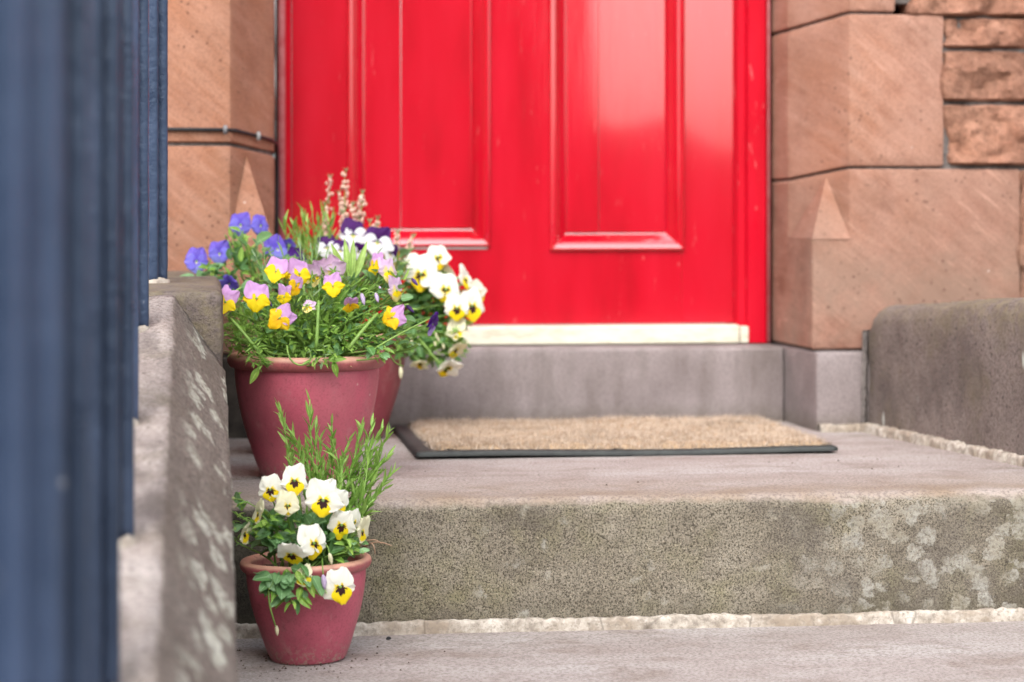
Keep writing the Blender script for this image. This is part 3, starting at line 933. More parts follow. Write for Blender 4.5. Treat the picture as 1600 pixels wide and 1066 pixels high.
# ------------------------------------------------------------ railing
rail = thing('iron_railing', (-.08, 2.0, -.2), 'dark blue-black ribbed iron railing set in the sloping coping on the left', 'railing')
RO = Vector(rail.location)
def post_mesh(h, r=.0205, lobes=6, seed=0):
    V, F = [], []
    n = lobes * 16
    nz = 60
    for k in range(nz + 1):
        z = h * k / nz
        for i in range(n):
            a = 2 * math.pi * i / n
            q = abs(math.cos(a * lobes / 2 - .26))
            rr_ = r * (.42 + .58 * min(1, q * 1.25) ** 1.0)
            p = Vector((rr_ * math.cos(a), rr_ * math.sin(a), z))
            rr_ += fract(p + Vector((seed, 0, 0)), 45, seed, 3) * .0006
            V.append((rr_ * math.cos(a), rr_ * math.sin(a), z))
    for k in range(nz):
        for i in range(n):
            a, b = k * n + i, k * n + (i + 1) % n
            F.append((a, b, b + n, a + n))
    F.append(tuple(range(n))[::-1]); F.append(tuple(range(nz * n, nz * n + n)))
    return V, F
posts = [(-.068, 3.31), (-.0835, 2.833), (-.086, 2.468), (-.081, 2.128), (-.083, 1.81), (-.0905, 1.48), (-.0885, 1.14), (-.0795, .80), (-.08, .45)]
for i, (x, y) in enumerate(posts):
    zb_ = (.266 if y > 3 else .264 - SL * (YT - y)) - .004
    hh = 1.02
    V, F = post_mesh(hh, .0235, 4, i)
    p = mesh_obj('post', V, F, M['iron'], rail, True)
    p.location = Vector((x, y, zb_)) - RO
    V, F = [], []
    rg = random.Random(i)
    for k in range(3):
        for a in range(14):
            an = 2 * math.pi * a / 14
            rad = (.026, .025, .0195)[k] + rg.uniform(-.002, .002)
            V.append((rad * math.cos(an), rad * math.sin(an), (-.004, .0035, .0075)[k] + rg.uniform(-.001, .001) - SL * (rad * math.sin(an)) * -1 * (y < 3)))
    for k in range(2):
        for a in range(14):
            q, w = k * 14 + a, k * 14 + (a + 1) % 14
            F.append((q, w, w + 14, q + 14))
    s_ = mesh_obj('lead_socket', V, F, M['lead'], rail, True)
    s_.location = Vector((x, y, zb_ + .004)) - RO
V, F = [], []
path = [Vector((-.08, .1, .264 - SL * 2.9 + 1.015)), Vector((-.08, 3.0, 1.279)), Vector((-.07, 3.31, 1.285)), Vector((-.07, 3.86, 1.285))]
tube_data(path, .024, 12, V, F)
mesh_obj('handrail', V, F, M['iron'], rail, True, tuple(RO))

# ------------------------------------------------------------ cable on the left jamb
cable = thing('cable', (0.0161, 3.866, 0.4897), 'thin black cable clipped across the left sandstone jamb and down beside the door frame', 'cable')
CO = tuple(cable.location)
pts = [(-0.1641, 3.864, 0.489), (-0.0522, 3.864, 0.4904), (0.0383, 3.864, 0.4897), (0.0546, 3.876, 0.4891), (0.0885, 3.942, 0.4828), (0.1148, 3.992, 0.4768), (0.1244, 4.05, 0.4729), (0.1266, 4.088, 0.4512), (0.1266, 4.088, 0.3919), (0.1266, 4.088, 0.2842), (0.1266, 4.088, 0.1441)]
V, F = tube_data(pts, .0032, 8)
mesh_obj('wire', V, F, M['cable'], cable, True, CO)
for p in ((0.0383, 3.862, 0.4897), (0.0927, 3.944, 0.4818)):
    V, F = tube_data([Vector(p) + Vector((0, -.005, -.007)), Vector(p) + Vector((0, -.005, .007))], .0035, 8)
    mesh_obj('clip', V, F, M['clip'], cable, True, CO)

# ------------------------------------------------------------ doormat
mat_ = thing('doormat', (.626, 3.74, 0), 'brown coir doormat with black rubber edging lying before the door', 'doormat')
MO = tuple(mat_.location)
x0, x1, y0, y1 = .311, .941, 3.512, 3.968
V, F = [], []
nx, ny = 90, 30
def mz(x, y):
    f = max(0, 1 - (y - y0) / .16)
    return .0035 * f * (math.sin((x - x0) * 11 + .6) * .5 + .5) * 1.0
def mx_(x, y): return y - .0035 * math.sin((x - x0) * 9 + 1) * max(0, 1 - (y - y0) / .2)
secm = [(0, 0), (.0, .0055), (.003, .0075), (.008, .0085)]
for (ins, h) in secm + [(.02, .0075)]:
    for j in range(nx): V.append((x0 + ins + (x1 - x0 - 2 * ins) * j / nx, y0 + ins, h))
    for j in range(ny): V.append((x1 - ins, y0 + ins + (y1 - y0 - 2 * ins) * j / ny, h))
    for j in range(nx): V.append((x1 - ins - (x1 - x0 - 2 * ins) * j / nx, y1 - ins, h))
    for j in range(ny): V.append((x0 + ins, y1 - ins - (y1 - y0 - 2 * ins) * j / ny, h))
n = 2 * (nx + ny)
for k in range(4):
    for i in range(n):
        a, b = k * n + i, k * n + (i + 1) % n
        F.append((a, b, b + n, a + n))
F.append(tuple(range(4 * n, 5 * n)))
V = [(x, mx_(x, y), z + mz(x, y) + .0012) for x, y, z in V]
mesh_obj('rubber_backing', V, F, M['rubber'], mat_, True, MO)
rg = random.Random(5)
px0, px1, py0, py1 = x0 + .028, x1 - .009, y0 + .013, y1 - .010
V, F = [], []
nx, ny = 120, 80
def pile_h(x, y):
    e = min(x - px0, px1 - x, y - py0, py1 - y)
    return .013 + .007 * min(1, max(0, e) / .012) + fract((x, y * 2.6, 0), 16, 2, 3) * .0042 + fract((x, y * 2, 0), 48, 4, 2) * .0042
for j in range(ny + 1):
    for i in range(nx + 1):
        x, y = px0 + (px1 - px0) * i / nx, py0 + (py1 - py0) * j / ny
        V.append((x, y, pile_h(x, y) - .006 + mz(x, y)))
for j in range(ny):
    for i in range(nx):
        a = j * (nx + 1) + i
        F.append((a, a + 1, a + nx + 2, a + nx + 1))
mesh_obj('coir_base', V, F, M['coir'], mat_, True, MO)
V, F = [], []
for i in range(40000):
    x, y = rg.uniform(px0 - .002, px1 + .002), rg.uniform(py0 - .003, py1 + .002)
    h = pile_h(x, y) + rg.uniform(-.002, .004)
    lx, ly = rg.gauss(0, .005), rg.gauss(-.001, .005)
    a = rg.uniform(0, math.pi)
    w = rg.uniform(.0005, .0011)
    b = mz(x, y)
    n = len(V)
    V += [(x - w * math.cos(a), y - w * math.sin(a), .006 + b), (x + w * math.cos(a), y + w * math.sin(a), .006 + b), (x + lx, y + ly, h + b)]
    F.append((n, n + 1, n + 2))
o = mesh_obj('coir_fibres', V, F, M['fibre'], mat_, False, MO)
o['kind'] = 'stuff'

# ------------------------------------------------------------ pots
POT_PROF = [(.0, .0), (.53, .0), (.565, .012), (.60, .06), (.655, .15), (.72, .28), (.79, .42), (.845, .56), (.885, .70), (.905, .81), (.91, .895)]
RIM_PROF = [(.905, .885), (.925, .887), (.965, .898), (.992, .925), (1.0, .955), (.988, .982), (.955, .998), (.915, 1.0), (.875, .985), (.85, .955), (.84, .90), (.81, .80)]
def lathe(prof, R_, H_, n=72, seed=0, amp=.0):
    V, F = [], []
    def cr(ps, k):
        out = []
        for i in range(len(ps) - 1):
            p0, p1, p2, p3 = ps[max(i - 1, 0)], ps[i], ps[i + 1], ps[min(i + 2, len(ps) - 1)]
            for s in range(k):
                t = s / k
                out.append(tuple(.5 * (2 * b + (c - a) * t + (2 * a - 5 * b + 4 * c - d) * t * t + (3 * b - a - 3 * c + d) * t ** 3) for a, b, c, d in zip(p0, p1, p2, p3)))
        out.append(ps[-1])
        return out
    pf = [prof[0]] + cr(prof[1:], 4) if prof[0][0] == 0 else cr(prof, 4)
    for (r, z) in pf:
        for i in range(n):
            a = 2 * math.pi * i / n
            v = Vector((r * R_ * math.cos(a), r * R_ * math.sin(a), z * H_))
            if amp: v *= 1 + fract(v, 14, seed, 3) * amp
            V.append(tuple(v))
    for k in range(len(pf) - 1):
        for i in range(n):
            a, b = k * n + i, k * n + (i + 1) % n
            F.append((a, b, b + n, a + n))
    return V, F
POTS = {}
def pot(key, x, y, z, R_, H_, label, tilt=0, seed=0, paint='pot'):
    t = thing('plant_pot', (x, y, z), label, 'plant pot', 'plum terracotta plant pots by the door')
    t.rotation_euler = (0, R(tilt), 0)
    mesh_obj('body', *lathe(POT_PROF, R_, H_, 72, seed, .006), M[paint], t)
    mesh_obj('rim', *lathe(RIM_PROF, R_, H_, 72, seed, .006), M['pot_rim'], t)
    V, F = [(0, 0, H_ * .9)], []
    n = 40
    for k in range(1, 9):
        for i in range(n):
            a = 2 * math.pi * i / n
            r = R_ * .835 * k / 8
            p = Vector((r * math.cos(a), r * math.sin(a), H_ * .885))
            V.append((p.x, p.y, p.z + fract(p, 60, seed, 4) * .006))
    for i in range(n): F.append((0, 1 + i, 1 + (i + 1) % n))
    for k in range(7):
        for i in range(n):
            a, b = 1 + k * n + i, 1 + k * n + (i + 1) % n
            F.append((a, a + n, b + n, b))
    mesh_obj('soil', V, F, M['soil'], t)
    POTS[key] = (Vector((x, y, z + H_ * .88)), R_)
    return t
pot('front', .1275, 2.897, -.1695, .0785, .121, 'small plum terracotta pot on the lower step, filled with white and yellow pansies', -1.6, 1)
pot('middle', .1438, 3.309, .0008, .1085, .169, 'large plum terracotta pot standing at the front of the landing beside the coping', 0, 2)
pot('back', .2255, 3.848, .0008, .1085, .169, 'large plum terracotta pot against the wall, half hidden behind the lilac violas', 0, 3, 'pot_shaded')
pot('side', .125, 3.61, .0008, .07, .118, 'smaller plum pot hidden behind the lilac violas, holding the blue violas', 0, 4, 'pot_shaded')

# ------------------------------------------------------------ plants: shared petal, leaf and calyx meshes
def grid_mesh(name, fn, nu, nv, mat):
    V, F, U = [], [], []
    for j in range(nv + 1):
        for i in range(nu + 1):
            u, v = i / nu * 2 - 1, j / nv
            V.append(fn(u, v)); U.append((u * .5 + .5, v))
    for j in range(nv):
        for i in range(nu):
            a = j * (nu + 1) + i
            F.append((a, a + 1, a + nu + 2, a + nu + 1))
    me = bpy.data.meshes.new(name)
    me.from_pydata(V, [], F)
    me.materials.append(mat)
    l = me.uv_layers.new(name='UVMap')
    for p in me.polygons:
        for li in p.loop_indices: l.data[li].uv = U[me.loops[li].vertex_index]
    me.polygons.foreach_set('use_smooth', [True] * len(me.polygons))
    me.update()
    return me
def petal_fn(L, W, notch, cup, ruf, seed, back=0):
    def f(u, v):
        # outline: narrow claw, broad round blade
        hw = W * .5 * (math.sin(math.pi * min(1, .06 + .94 * v ** .8) * .93)) ** .72 if v < 1 else W * .5 * math.sin(math.pi * .93) ** .72
        arc = math.sqrt(max(0, 1 - (u * .96) ** 2))
        z = L * (v * (.80 + .20 * arc)) - L * notch * math.exp(-(u * 3.2) ** 2) * v ** 4
        x = u * hw
        y = -cup * v * (1 - v) * 1.6 + back * v * v + ruf * v * v * math.sin(u * 6.5 + seed * 2.1) + ruf * .7 * v ** 3 * math.sin(u * 13 + seed * 5)
        y += .05 * L * u * u * v
        return (x, y, z)
    return f
PM = {}
for sp, (mu, ms, ml) in PET.items():
    if 'pansy' in sp: gu, gs, gl = (.60, .74, .03), (.53, .60, .02), (.50, .64, .05)
    elif sp in ('lilac_viola', 'orange_viola', 'pale_viola'): gu, gs, gl = (.60, .58, .03), (.45, .46, .02), (.48, .58, .09)
    else: gu, gs, gl = (.56, .68, .03), (.50, .58, .02), (.52, .70, .08)
    PM[sp] = {'u': [grid_mesh('petal', petal_fn(*gu, .03, .036, s, .07), 8, 8, mu) for s in range(4)],
              's': [grid_mesh('petal', petal_fn(*gs, .04, .030, s, .05), 8, 8, ms) for s in range(4)],
              'l': [grid_mesh('petal', petal_fn(*gl, .05, .032, s, .04), 8, 8, ml) for s in range(4)]}
def calyx_mesh():
    V, F = tube_data([Vector((0, -.02, -.01)), Vector((0, .04, -.005)), Vector((0, .10, -.03)), Vector((0, .20, -.10))], [.035, .055, .05, .02], 7)
    for k in range(5):
        a = 2 * math.pi * k / 5 + .3
        d = Vector((math.cos(a), 0, math.sin(a)))
        t = Vector((-math.sin(a), 0, math.cos(a)))
        n = len(V)
        b = Vector((0, .09, -.01))
        for p in (b + t * .035, b - t * .035, b + d * .15 + Vector((0, -.01, 0)) - t * .03, b + d * .26 + Vector((0, -.015, 0)), b + d * .15 + Vector((0, -.01, 0)) + t * .03): V.append(tuple(p))
        F.append((n, n + 1, n + 2, n + 3, n + 4))
    me = bpy.data.meshes.new('flower')
    me.from_pydata([tuple(v) for v in V], [], F)
    me.materials.append(M['stem'])
    me.polygons.foreach_set('use_smooth', [True] * len(me.polygons))
    return me
CAL = calyx_mesh()
def leaf_fn(wid, fold, droop, cren=0, tipp=.85):
    def f(u, v):
        hw = wid * .5 * (math.sin(math.pi * min(1, v) ** .75)) ** tipp if 0 < v < 1 else 0.002
        hw = max(hw, wid * .04 * (1 - v))
        if cren: hw *= 1 + cren * math.sin(v * 26)
        return (u * hw, v, fold * abs(u) * hw * 2 - droop * v * v)
    return f
LM = {
    'oval': [grid_mesh('leaf', leaf_fn(.66, .2, d, 0, .5), 4, 11, M['leaf']) for d in (.05, .22, .38)],
    'fresh': [grid_mesh('leaf', leaf_fn(.40, .3, d), 4, 8, M['leaf_bright']) for d in (.02, .2, .4)],
    'strap': [grid_mesh('leaf', leaf_fn(.20, .3, d), 2, 5, M['leaf_bright']) for d in (-.05, .12, .3)],
    'lance': [grid_mesh('leaf', leaf_fn(.19, .35, d), 2, 5, M['leaf_lance']) for d in (-.12, .05, .25)],
    'grey': [grid_mesh('leaf', leaf_fn(.17, .35, d), 2, 5, M['leaf_grey']) for d in (-.1, .05, .22)],
    'dry': [grid_mesh('leaf', leaf_fn(.3, .5, d), 2, 5, M['leaf_dry']) for d in (.3, .6)],
}
def bud_mesh(mat):
    V, F = tube_data([Vector((0, 0, -.1)), Vector((0, 0, .05)), Vector((.02, 0, .4)), Vector((0, 0, .75)), Vector((.01, 0, 1.0))], [.05, .16, .21, .14, .03], 8)
    me = bpy.data.meshes.new('bud')
    me.from_pydata([tuple(v) for v in V], [], F)
    me.materials.append(mat)
    me.polygons.foreach_set('use_smooth', [True] * len(me.polygons))
    return me
BM_ = {k: bud_mesh(M['bud_' + k]) for k in ('green', 'lilac', 'purple', 'cream')}

class Plant:
    def __init__(s, name, key, label, cat, group=None, root=(0, 0), seed=0):
        pc, pr = POTS[key]
        s.pc, s.pr = pc, pr
        s.root = pc + Vector((root[0], root[1], 0))
        s.e = thing(name, tuple(s.root), label, cat, group)
        s.r = random.Random(seed)
        s.leaves = []
        s.nst = 0
    def child(s, name, me, mw, parent=None):
        o = bpy.data.objects.new(name, me)
        C.collection.objects.link(o)
        o.parent = parent or s.e
        o.matrix_parent_inverse = Matrix()
        base = Matrix.Translation(s.root) if parent is None else None
        o.matrix_basis = (base.inverted() @ mw) if base else mw
        return o
    def soil_pt(s, spread=.6):
        a, q = s.r.uniform(0, 6.283), math.sqrt(s.r.random()) * s.pr * spread
        return s.root + Vector((q * math.cos(a) * .8, q * math.sin(a) * .8, -.004))
    def stem(s, pts, r0, r1, sides=5, mat=None, name='stem'):
        n = len(pts)
        V, F = tube_data(pts, [r0 + (r1 - r0) * i / (n - 1) for i in range(n)], sides)
        return mesh_obj(name, V, F, mat or M['stem'], s.e, True, tuple(s.root))
    def flower(s, row):
        (x, y, z, size, sp, yaw, pitch, roll, *rest) = row
        opn = rest[0] if rest else 1.0
        p = Vector((x, y, z))
        rot = Matrix.Rotation(R(yaw), 4, 'Z') @ Matrix.Rotation(R(-pitch), 4, 'X') @ Matrix.Rotation(R(roll), 4, 'Y')
        S = size * 1.0
        mw = Matrix.Translation(p) @ rot @ Matrix.Scale(S, 4)
        f = s.child('flower', CAL, mw)
        rg = s.r
        j = lambda a: rg.uniform(-a, a)
        asp = (rg.uniform(.88, 1.1), rg.uniform(.9, 1.1))
        close = (1 - opn)
        sa = 106 if 'pansy' in sp else 98
        specs = [('u', -27 + j(6), .050, 0), ('u', 27 + j(6), .035, 0), ('s', -sa + j(8), .018, 0), ('s', sa + j(8), .012, 0), ('l', 180 + j(5), .0, 0)]
        for kind, ang, dy, _ in specs:
            me = rg.choice(PM[sp][kind])
            tilt = j(13) - close * 62 * (1 if kind != 'l' else .8) + (4 if kind == 'u' else 0)
            mt = Matrix.Translation((0, dy, 0)) @ Matrix.Rotation(R(ang), 4, 'Y') @ Matrix.Rotation(R(-tilt), 4, 'X') @ Matrix.Translation((0, 0, .015)) @ Matrix.Rotation(R(j(5)), 4, 'Z') @ Matrix.Diagonal((asp[0] * (1 + j(.12)), 1, asp[1] * (1 + j(.12)), 1))
            s.child('petal', me, mt, f)
        # stalk, hooked behind the flower
        back = (rot @ Vector((0, 1, 0))).normalized()
        a = p + (rot @ Vector((0, .12, -.01))) * S
        b = s.soil_pt(.55)
        top = a + back * .016 + Vector((0, 0, .004))
        ln = (a - b).length
        c2 = top + back * .010 + Vector((0, 0, -.03))
        out = Vector((p.x - b.x, p.y - b.y, 0)) * .25
        pts = bez(b, b + Vector((0, 0, ln * .4)) + out, c2, a, 12)
        s.stem(pts, .0014, .0009, 5)
        return f
    def bud(s, p, size, kind, d=(0, 0, 1), stem=True):
        p = Vector(p)
        q = Vector(d).normalized().to_track_quat('Z', 'Y').to_matrix().to_4x4()
        s.child('bud', BM_[kind], Matrix.Translation(p) @ q @ Matrix.Scale(size, 4))
        if stem:
            b = s.soil_pt(.5)
            pts = bez(b, b + Vector((0, 0, .03)), p - Vector(d).normalized() * .02 + Vector((0, 0, .004)), p, 8)
            s.stem(pts, .0011, .0008, 4)
    def leaf(s, kind, p, d, size, up=None):
        d = Vector(d).normalized()
        up = Vector(up) if up is not None else Vector((s.r.gauss(0, .5), s.r.gauss(-.35, .5), 1))
        xax = d.cross(up)
        if xax.length < .05: xax = d.cross(Vector((1, .2, 0)))
        xax.normalize()
        zax = xax.cross(d)
        m = Matrix((xax, d, zax)).transposed().to_4x4()
        s.leaves.append((kind, Matrix.Translation(p) @ m @ Matrix.Scale(size, 4), size, p))
    def clump(s, cen, rad, n, kinds, size, stems=8, up=.35, shell=.45, front=0.0, keep=None):
        cen = Vector(cen)
        pts = []
        for i in range(n):
            while True:
                v = Vector((s.r.uniform(-1, 1), s.r.uniform(-1, 1), s.r.uniform(-1, 1)))
                if v.length < 1 and v.length > shell * s.r.random(): break
            p = cen + Vector((v.x * rad[0], v.y * rad[1], v.z * rad[2]))
            d = Vector((v.x, v.y - front, v.z * .5 + up)) + Vector((s.r.gauss(0, .45), s.r.gauss(0, .45), s.r.gauss(0, .35)))
            sz = s.r.uniform(*size)
            sz *= .86
            s.leaf(s.r.choice(kinds), p - d.normalized() * sz * .4, d, sz)
            pts.append(p)
        for i in range(stems):
            a = s.soil_pt(.6)
            p = s.r.choice(pts)
            s.stem(bez(a, a + Vector((0, 0, .4 * abs(p.z - a.z) + .01)), p - Vector((0, 0, .01)), p, 7), .0016, .0009, 5)
    def shoot(s, a, tip, kind='lance', size=(.016, .022), gap=.006, spread=.55, rr0=.0012, bend=.02, bare=.1):
        a, tip = Vector(a), Vector(tip)
        mid = (a + tip) / 2 + Vector((s.r.gauss(0, bend * .4), s.r.gauss(0, bend * .4), bend * .3))
        pts = bez(a, a.lerp(mid, .66) , tip.lerp(mid, .6), tip, 10)
        s.stem(pts, rr0, rr0 * .6, 5)
        L = (tip - a).length
        k = max(3, int(L * (1 - bare) / gap))
        for i in range(k + 1):
            t = bare + (1 - bare) * i / k
            f = t * 10
            i0 = min(9, int(f))
            p = pts[i0].lerp(pts[i0 + 1], f - i0)
            ax = (pts[i0 + 1] - pts[i0]).normalized()
            an = i * 2.4 + s.r.uniform(-.5, .5)
            side = ax.cross(Vector((math.cos(an), math.sin(an), .3))).normalized()
            sp = spread * (1.15 - .75 * t ** 3)
            d = ax + side * sp
            if s.r.random() < .14: continue
            d = d + Vector((s.r.gauss(0, .14), s.r.gauss(0, .14), s.r.gauss(0, .14)))
            s.leaf(kind, p, d, s.r.uniform(*size) * (1.0 if t < .9 else .8), up=-side + ax * .2)
    def finish(s, limit=292):
        # leaves that show largest become leaf objects; the rest are joined
        ls = sorted(s.leaves, key=lambda q: -q[2] * (1.25 - (q[3].y - s.pc.y) * 2))
        for kind, mw, size, p in ls[:limit]:
            s.child('leaf', s.r.choice(LM[kind]), mw)
        rest = ls[limit:]
        if rest:
            by = {}
            for q in rest: by.setdefault(q[0], []).append(q)
            V, F, U, mi, mats = [], [], [], [], []
            for k, qs in by.items():
                mats.append(LM[k][0].materials[0])
                for (kind, mw, size, p) in qs:
                    me = s.r.choice(LM[kind])
                    n = len(V)
                    uvd = {}
                    for lp in me.loops: uvd[lp.vertex_index] = me.uv_layers[0].data[lp.index].uv
                    for v in me.vertices:
                        V.append(mw @ v.co); U.append(tuple(uvd[v.index]))
                    for f in me.polygons:
                        F.append(tuple(i + n for i in f.vertices)); mi.append(len(mats) - 1)
            o = mesh_obj('foliage', V, F, mats[0], s.e, True, tuple(s.root), U)
            for m_ in mats[1:]: o.data.materials.append(m_)
            o.data.polygons.foreach_set('material_index', mi)
            o['kind'] = 'stuff'

# -- front pot: white and yellow pansies, and a spiky green companion
FRONT = [
    (0.0809, 2.865, 0.037, 0.0317, 'cream_pansy', -6, 8, -8),
    (0.1093, 2.86, 0.0477, 0.037, 'cream_pansy', 14, 6, 4),
    (0.101, 2.84, 0.021, 0.0322, 'pale_pansy', 4, 4, 0),
    (0.1419, 2.835, 0.0269, 0.0434, 'cream_pansy', 10, 4, 6),
    (0.1629, 2.875, 0.0186, 0.0304, 'cream_pansy', 34, 0, 10),
    (0.1642, 2.845, -0.004, 0.0324, 'cream_pansy', 8, -14, 4),
    (0.1801, 2.87, -0.0038, 0.0258, 'cream_pansy', 46, -6, 0),
    (0.1307, 2.82, -0.0209, 0.0402, 'cream_pansy', 30, 4, -4),
    (0.1033, 2.8, -0.0309, 0.034, 'cream_pansy', -14, -52, -8),
    (0.1601, 2.8, -0.069, 0.0385, 'cream_pansy', 12, 4, -10),
    (0.0671, 2.855, 0.0099, 0.0286, 'pale_pansy', -62, 12, -30, .75),
    (0.0498, 2.85, -0.0125, 0.027, 'pale_pansy', 62, -10, -25, .6),
    (0.1893, 2.86, -0.0133, 0.0303, 'pale_pansy', 56, -4, 14, .75),
    (0.1173, 2.8, -0.0563, 0.0251, 'pale_pansy', 170, -30, 8, .55),
]
pl = Plant('pansy_plant', 'front', 'white and yellow pansies with dark blotched faces, in the small pot on the lower step', 'pansies', None, (-.006, -.012), 11)
for r_ in FRONT: pl.flower(r_)
pl.bud((0.1486, 2.82, -0.0339), .013, 'cream', (.2, -.3, -1))
pl.bud((0.0666, 2.8, -0.0568), .001, 'lilac', (.2, -.3, -1), False)
pl.bud((0.1402, 2.8, -0.056), .016, 'lilac', (.1, -.2, -1))
pl.bud((0.0388, 2.86, 0.0277), .013, 'green', (-1, -.2, .1))
pl.bud((0.0862, 2.795, -0.1124), .011, 'cream', (.1, -.2, -1), False)
pl.stem(bez(Vector((0.0808, 2.81, -0.0564)), Vector((0.0729, 2.79, -0.0789)), Vector((0.0802, 2.79, -0.0937)), Vector((0.0855, 2.795, -0.1131)), 8), .0011, .0008)
pl.clump((0.1112, 2.872, -0.015), (.062, .03, .027), 120, ['oval', 'oval', 'fresh'], (.016, .030), 12, .3, .3, .25)
pl.clump((0.1395, 2.862, -0.0278), (.045, .02, .018), 46, ['oval', 'oval', 'fresh'], (.018, .031), 6, .2, .3, .4)
pl.clump((0.0792, 2.86, -0.0076), (.032, .03, .020), 44, ['oval', 'fresh'], (.014, .025), 5, .2, .3, .3)
pl.clump((0.0436, 2.88, 0.0032), (.010, .02, .034), 30, ['fresh', 'strap', 'oval'], (.009, .017), 3, .4, .3, .1)
pl.clump((0.1035, 2.805, -0.0598), (.042, .012, .018), 30, ['oval', 'oval', 'fresh'], (.018, .032), 8, -.25, .3, .5)
pl.clump((0.0834, 2.8, -0.0638), (.018, .010, .014), 9, ['oval'], (.022, .029), 4, -.3, .3, .6)
pl.clump((0.1055, 2.8, -0.0834), (.022, .008, .012), 9, ['oval', 'fresh'], (.014, .024), 4, -.6, .3, .5)
pl.clump((0.169, 2.85, -0.0304), (.022, .02, .020), 16, ['oval', 'fresh'], (.012, .022), 5, .1, .3, .3)
pl.finish()

sp = Plant('feathery_green_plant', 'front', 'upright bushy green plant with needle-like leaves behind the white pansies', 'plant', None, (.02, .022), 12)
TIPS = [
    (0.095, 2.93, 0.1256, 0.0),
    (0.1309, 2.94, 0.1368, 0.0),
    (0.158, 2.94, 0.1054, 0.0),
    (0.1749, 2.95, 0.0715, 0.0),
    (0.1127, 2.93, 0.0914, 0.0),
    (0.1944, 2.95, 0.1025, 0.0),
    (0.2069, 2.96, 0.0999, 0.0),
    (0.2179, 2.95, 0.0975, 0.0),
    (0.2273, 2.95, 0.0943, 0.0),
    (0.2297, 2.93, 0.0464, 0.0),
    (0.2242, 2.94, 0.0641, 0.0),
    (0.1433, 2.94, 0.0854, 0.0),
    (0.1258, 2.93, 0.0789, 0.0),
    (0.1843, 2.95, 0.0589, 0.0),
    (0.2016, 2.94, 0.0652, 0.0),
    (0.2125, 2.93, 0.0428, 0.0),
    (0.1886, 2.92, 0.025, 0.0),
    (0.2079, 2.92, 0.0169, 0.0),
    (0.1666, 2.94, 0.0501, 0.0),
    (0.1554, 2.95, 0.0648, 0.0),
    (0.1042, 2.93, 0.0753, 0.0),
    (0.221, 2.96, 0.0746, 0.0),
    (0.1999, 2.95, 0.0407, 0.0),
    (0.1794, 2.96, 0.083, 0.0),
    (0.1383, 2.95, 0.0985, 0.0),
    (0.1196, 2.93, 0.0635, 0.0),
    (0.1467, 2.93, 0.0515, 0.0),
    (0.1743, 2.94, 0.0461, 0.0),
    (0.1938, 2.94, 0.077, 0.0),
    (0.2124, 2.95, 0.0835, 0.0),
    (0.2196, 2.92, 0.0284, 0.0),
    (0.1995, 2.91, 0.0106, 0.0),
    (0.1815, 2.93, 0.0316, 0.0),
    (0.1588, 2.94, 0.0852, 0.0),
    (0.1006, 2.935, 0.1097, 0.0),
]
for (x, y, z, _a) in TIPS:
    b = sp.soil_pt(.35)
    sp.shoot(b, (x, y, z), 'lance', (.014, .027), .0047, .62, .0012, .034, .15 + .3 * sp.r.random())
sp.finish(298)

# -- middle pot: lilac and yellow violas
MIDDLE = [
    (0.0319, 3.215, 0.2438, 0.0389, 'lilac_viola', -8, 4, 26),
    (0.073, 3.215, 0.2486, 0.0406, 'lilac_viola', 8, 8, 10),
    (0.1028, 3.195, 0.2232, 0.0404, 'orange_viola', -16, 10, 52),
    (0.0996, 3.255, 0.2829, 0.036, 'lilac_viola', -20, 14, 10),
    (0.1157, 3.275, 0.2788, 0.0345, 'pale_viola', 30, 16, -8),
    (0.1312, 3.255, 0.2794, 0.0361, 'lilac_viola', 14, 4, 0),
    (0.1506, 3.285, 0.2766, 0.033, 'pale_viola', 160, 10, 0),
    (0.1627, 3.285, 0.2818, 0.0312, 'pale_viola', 175, 6, 10),
    (0.1772, 3.265, 0.2832, 0.038, 'pale_viola', 190, 10, -20),
    (0.1742, 3.225, 0.2639, 0.0315, 'lilac_viola', 2, 4, -6),
    (0.1261, 3.235, 0.2646, 0.0307, 'orange_viola', 42, 10, 30),
    (0.1096, 3.225, 0.2497, 0.0306, 'lilac_viola', -56, 0, 0, .8),
    (0.1406, 3.215, 0.2381, 0.0221, 'pale_viola', 150, -40, 0, .5),
    (0.1966, 3.215, 0.2386, 0.0272, 'orange_viola', 14, -45, 0, .6),
    (0.2316, 3.265, 0.2908, 0.0346, 'lilac_viola', -58, 6, -4),
    (0.2508, 3.255, 0.2823, 0.038, 'pale_viola', 38, 6, 6),
    (0.2612, 3.245, 0.2568, 0.0379, 'pale_viola', 52, 4, 0),
    (0.2528, 3.215, 0.2221, 0.0358, 'orange_viola', -20, 8, 72),
]
v1 = Plant('viola_plant', 'middle', 'lilac and yellow violas filling the large pot at the front of the landing', 'violas', 'violas in the pots by the door', (0, -.01), 21)
for r_ in MIDDLE: v1.flower(r_)
for (p, sz, kd, d) in (((0.2136, 3.24, 0.252), .016, 'lilac', (.2, -.4, -.9)), ((0.2325, 3.24, 0.2528), .014, 'lilac', (.2, -.5, -.8)),
                       ((0.2763, 3.26, 0.2354), .014, 'purple', (.6, -.4, -.6)), ((0.2867, 3.3, 0.2704), .013, 'purple', (.5, -.4, -.6)),
                       ((0.0895, 3.23, 0.2445), .010, 'purple', (.4, -.4, -.8)), ((0.2383, 3.25, 0.2619), .009, 'lilac', (.3, -.4, -.8))):
    v1.bud(p, sz, kd, d)
v1.clump((0.1521, 3.3, 0.2108), (.125, .085, .046), 330, ['fresh', 'oval', 'strap', 'fresh', 'grey'], (.013, .025), 34, .35, .35, .25)
v1.clump((0.1608, 3.3, 0.2482), (.110, .075, .038), 270, ['oval', 'strap', 'fresh', 'grey', 'lance'], (.014, .026), 26, .5, .3, .2)
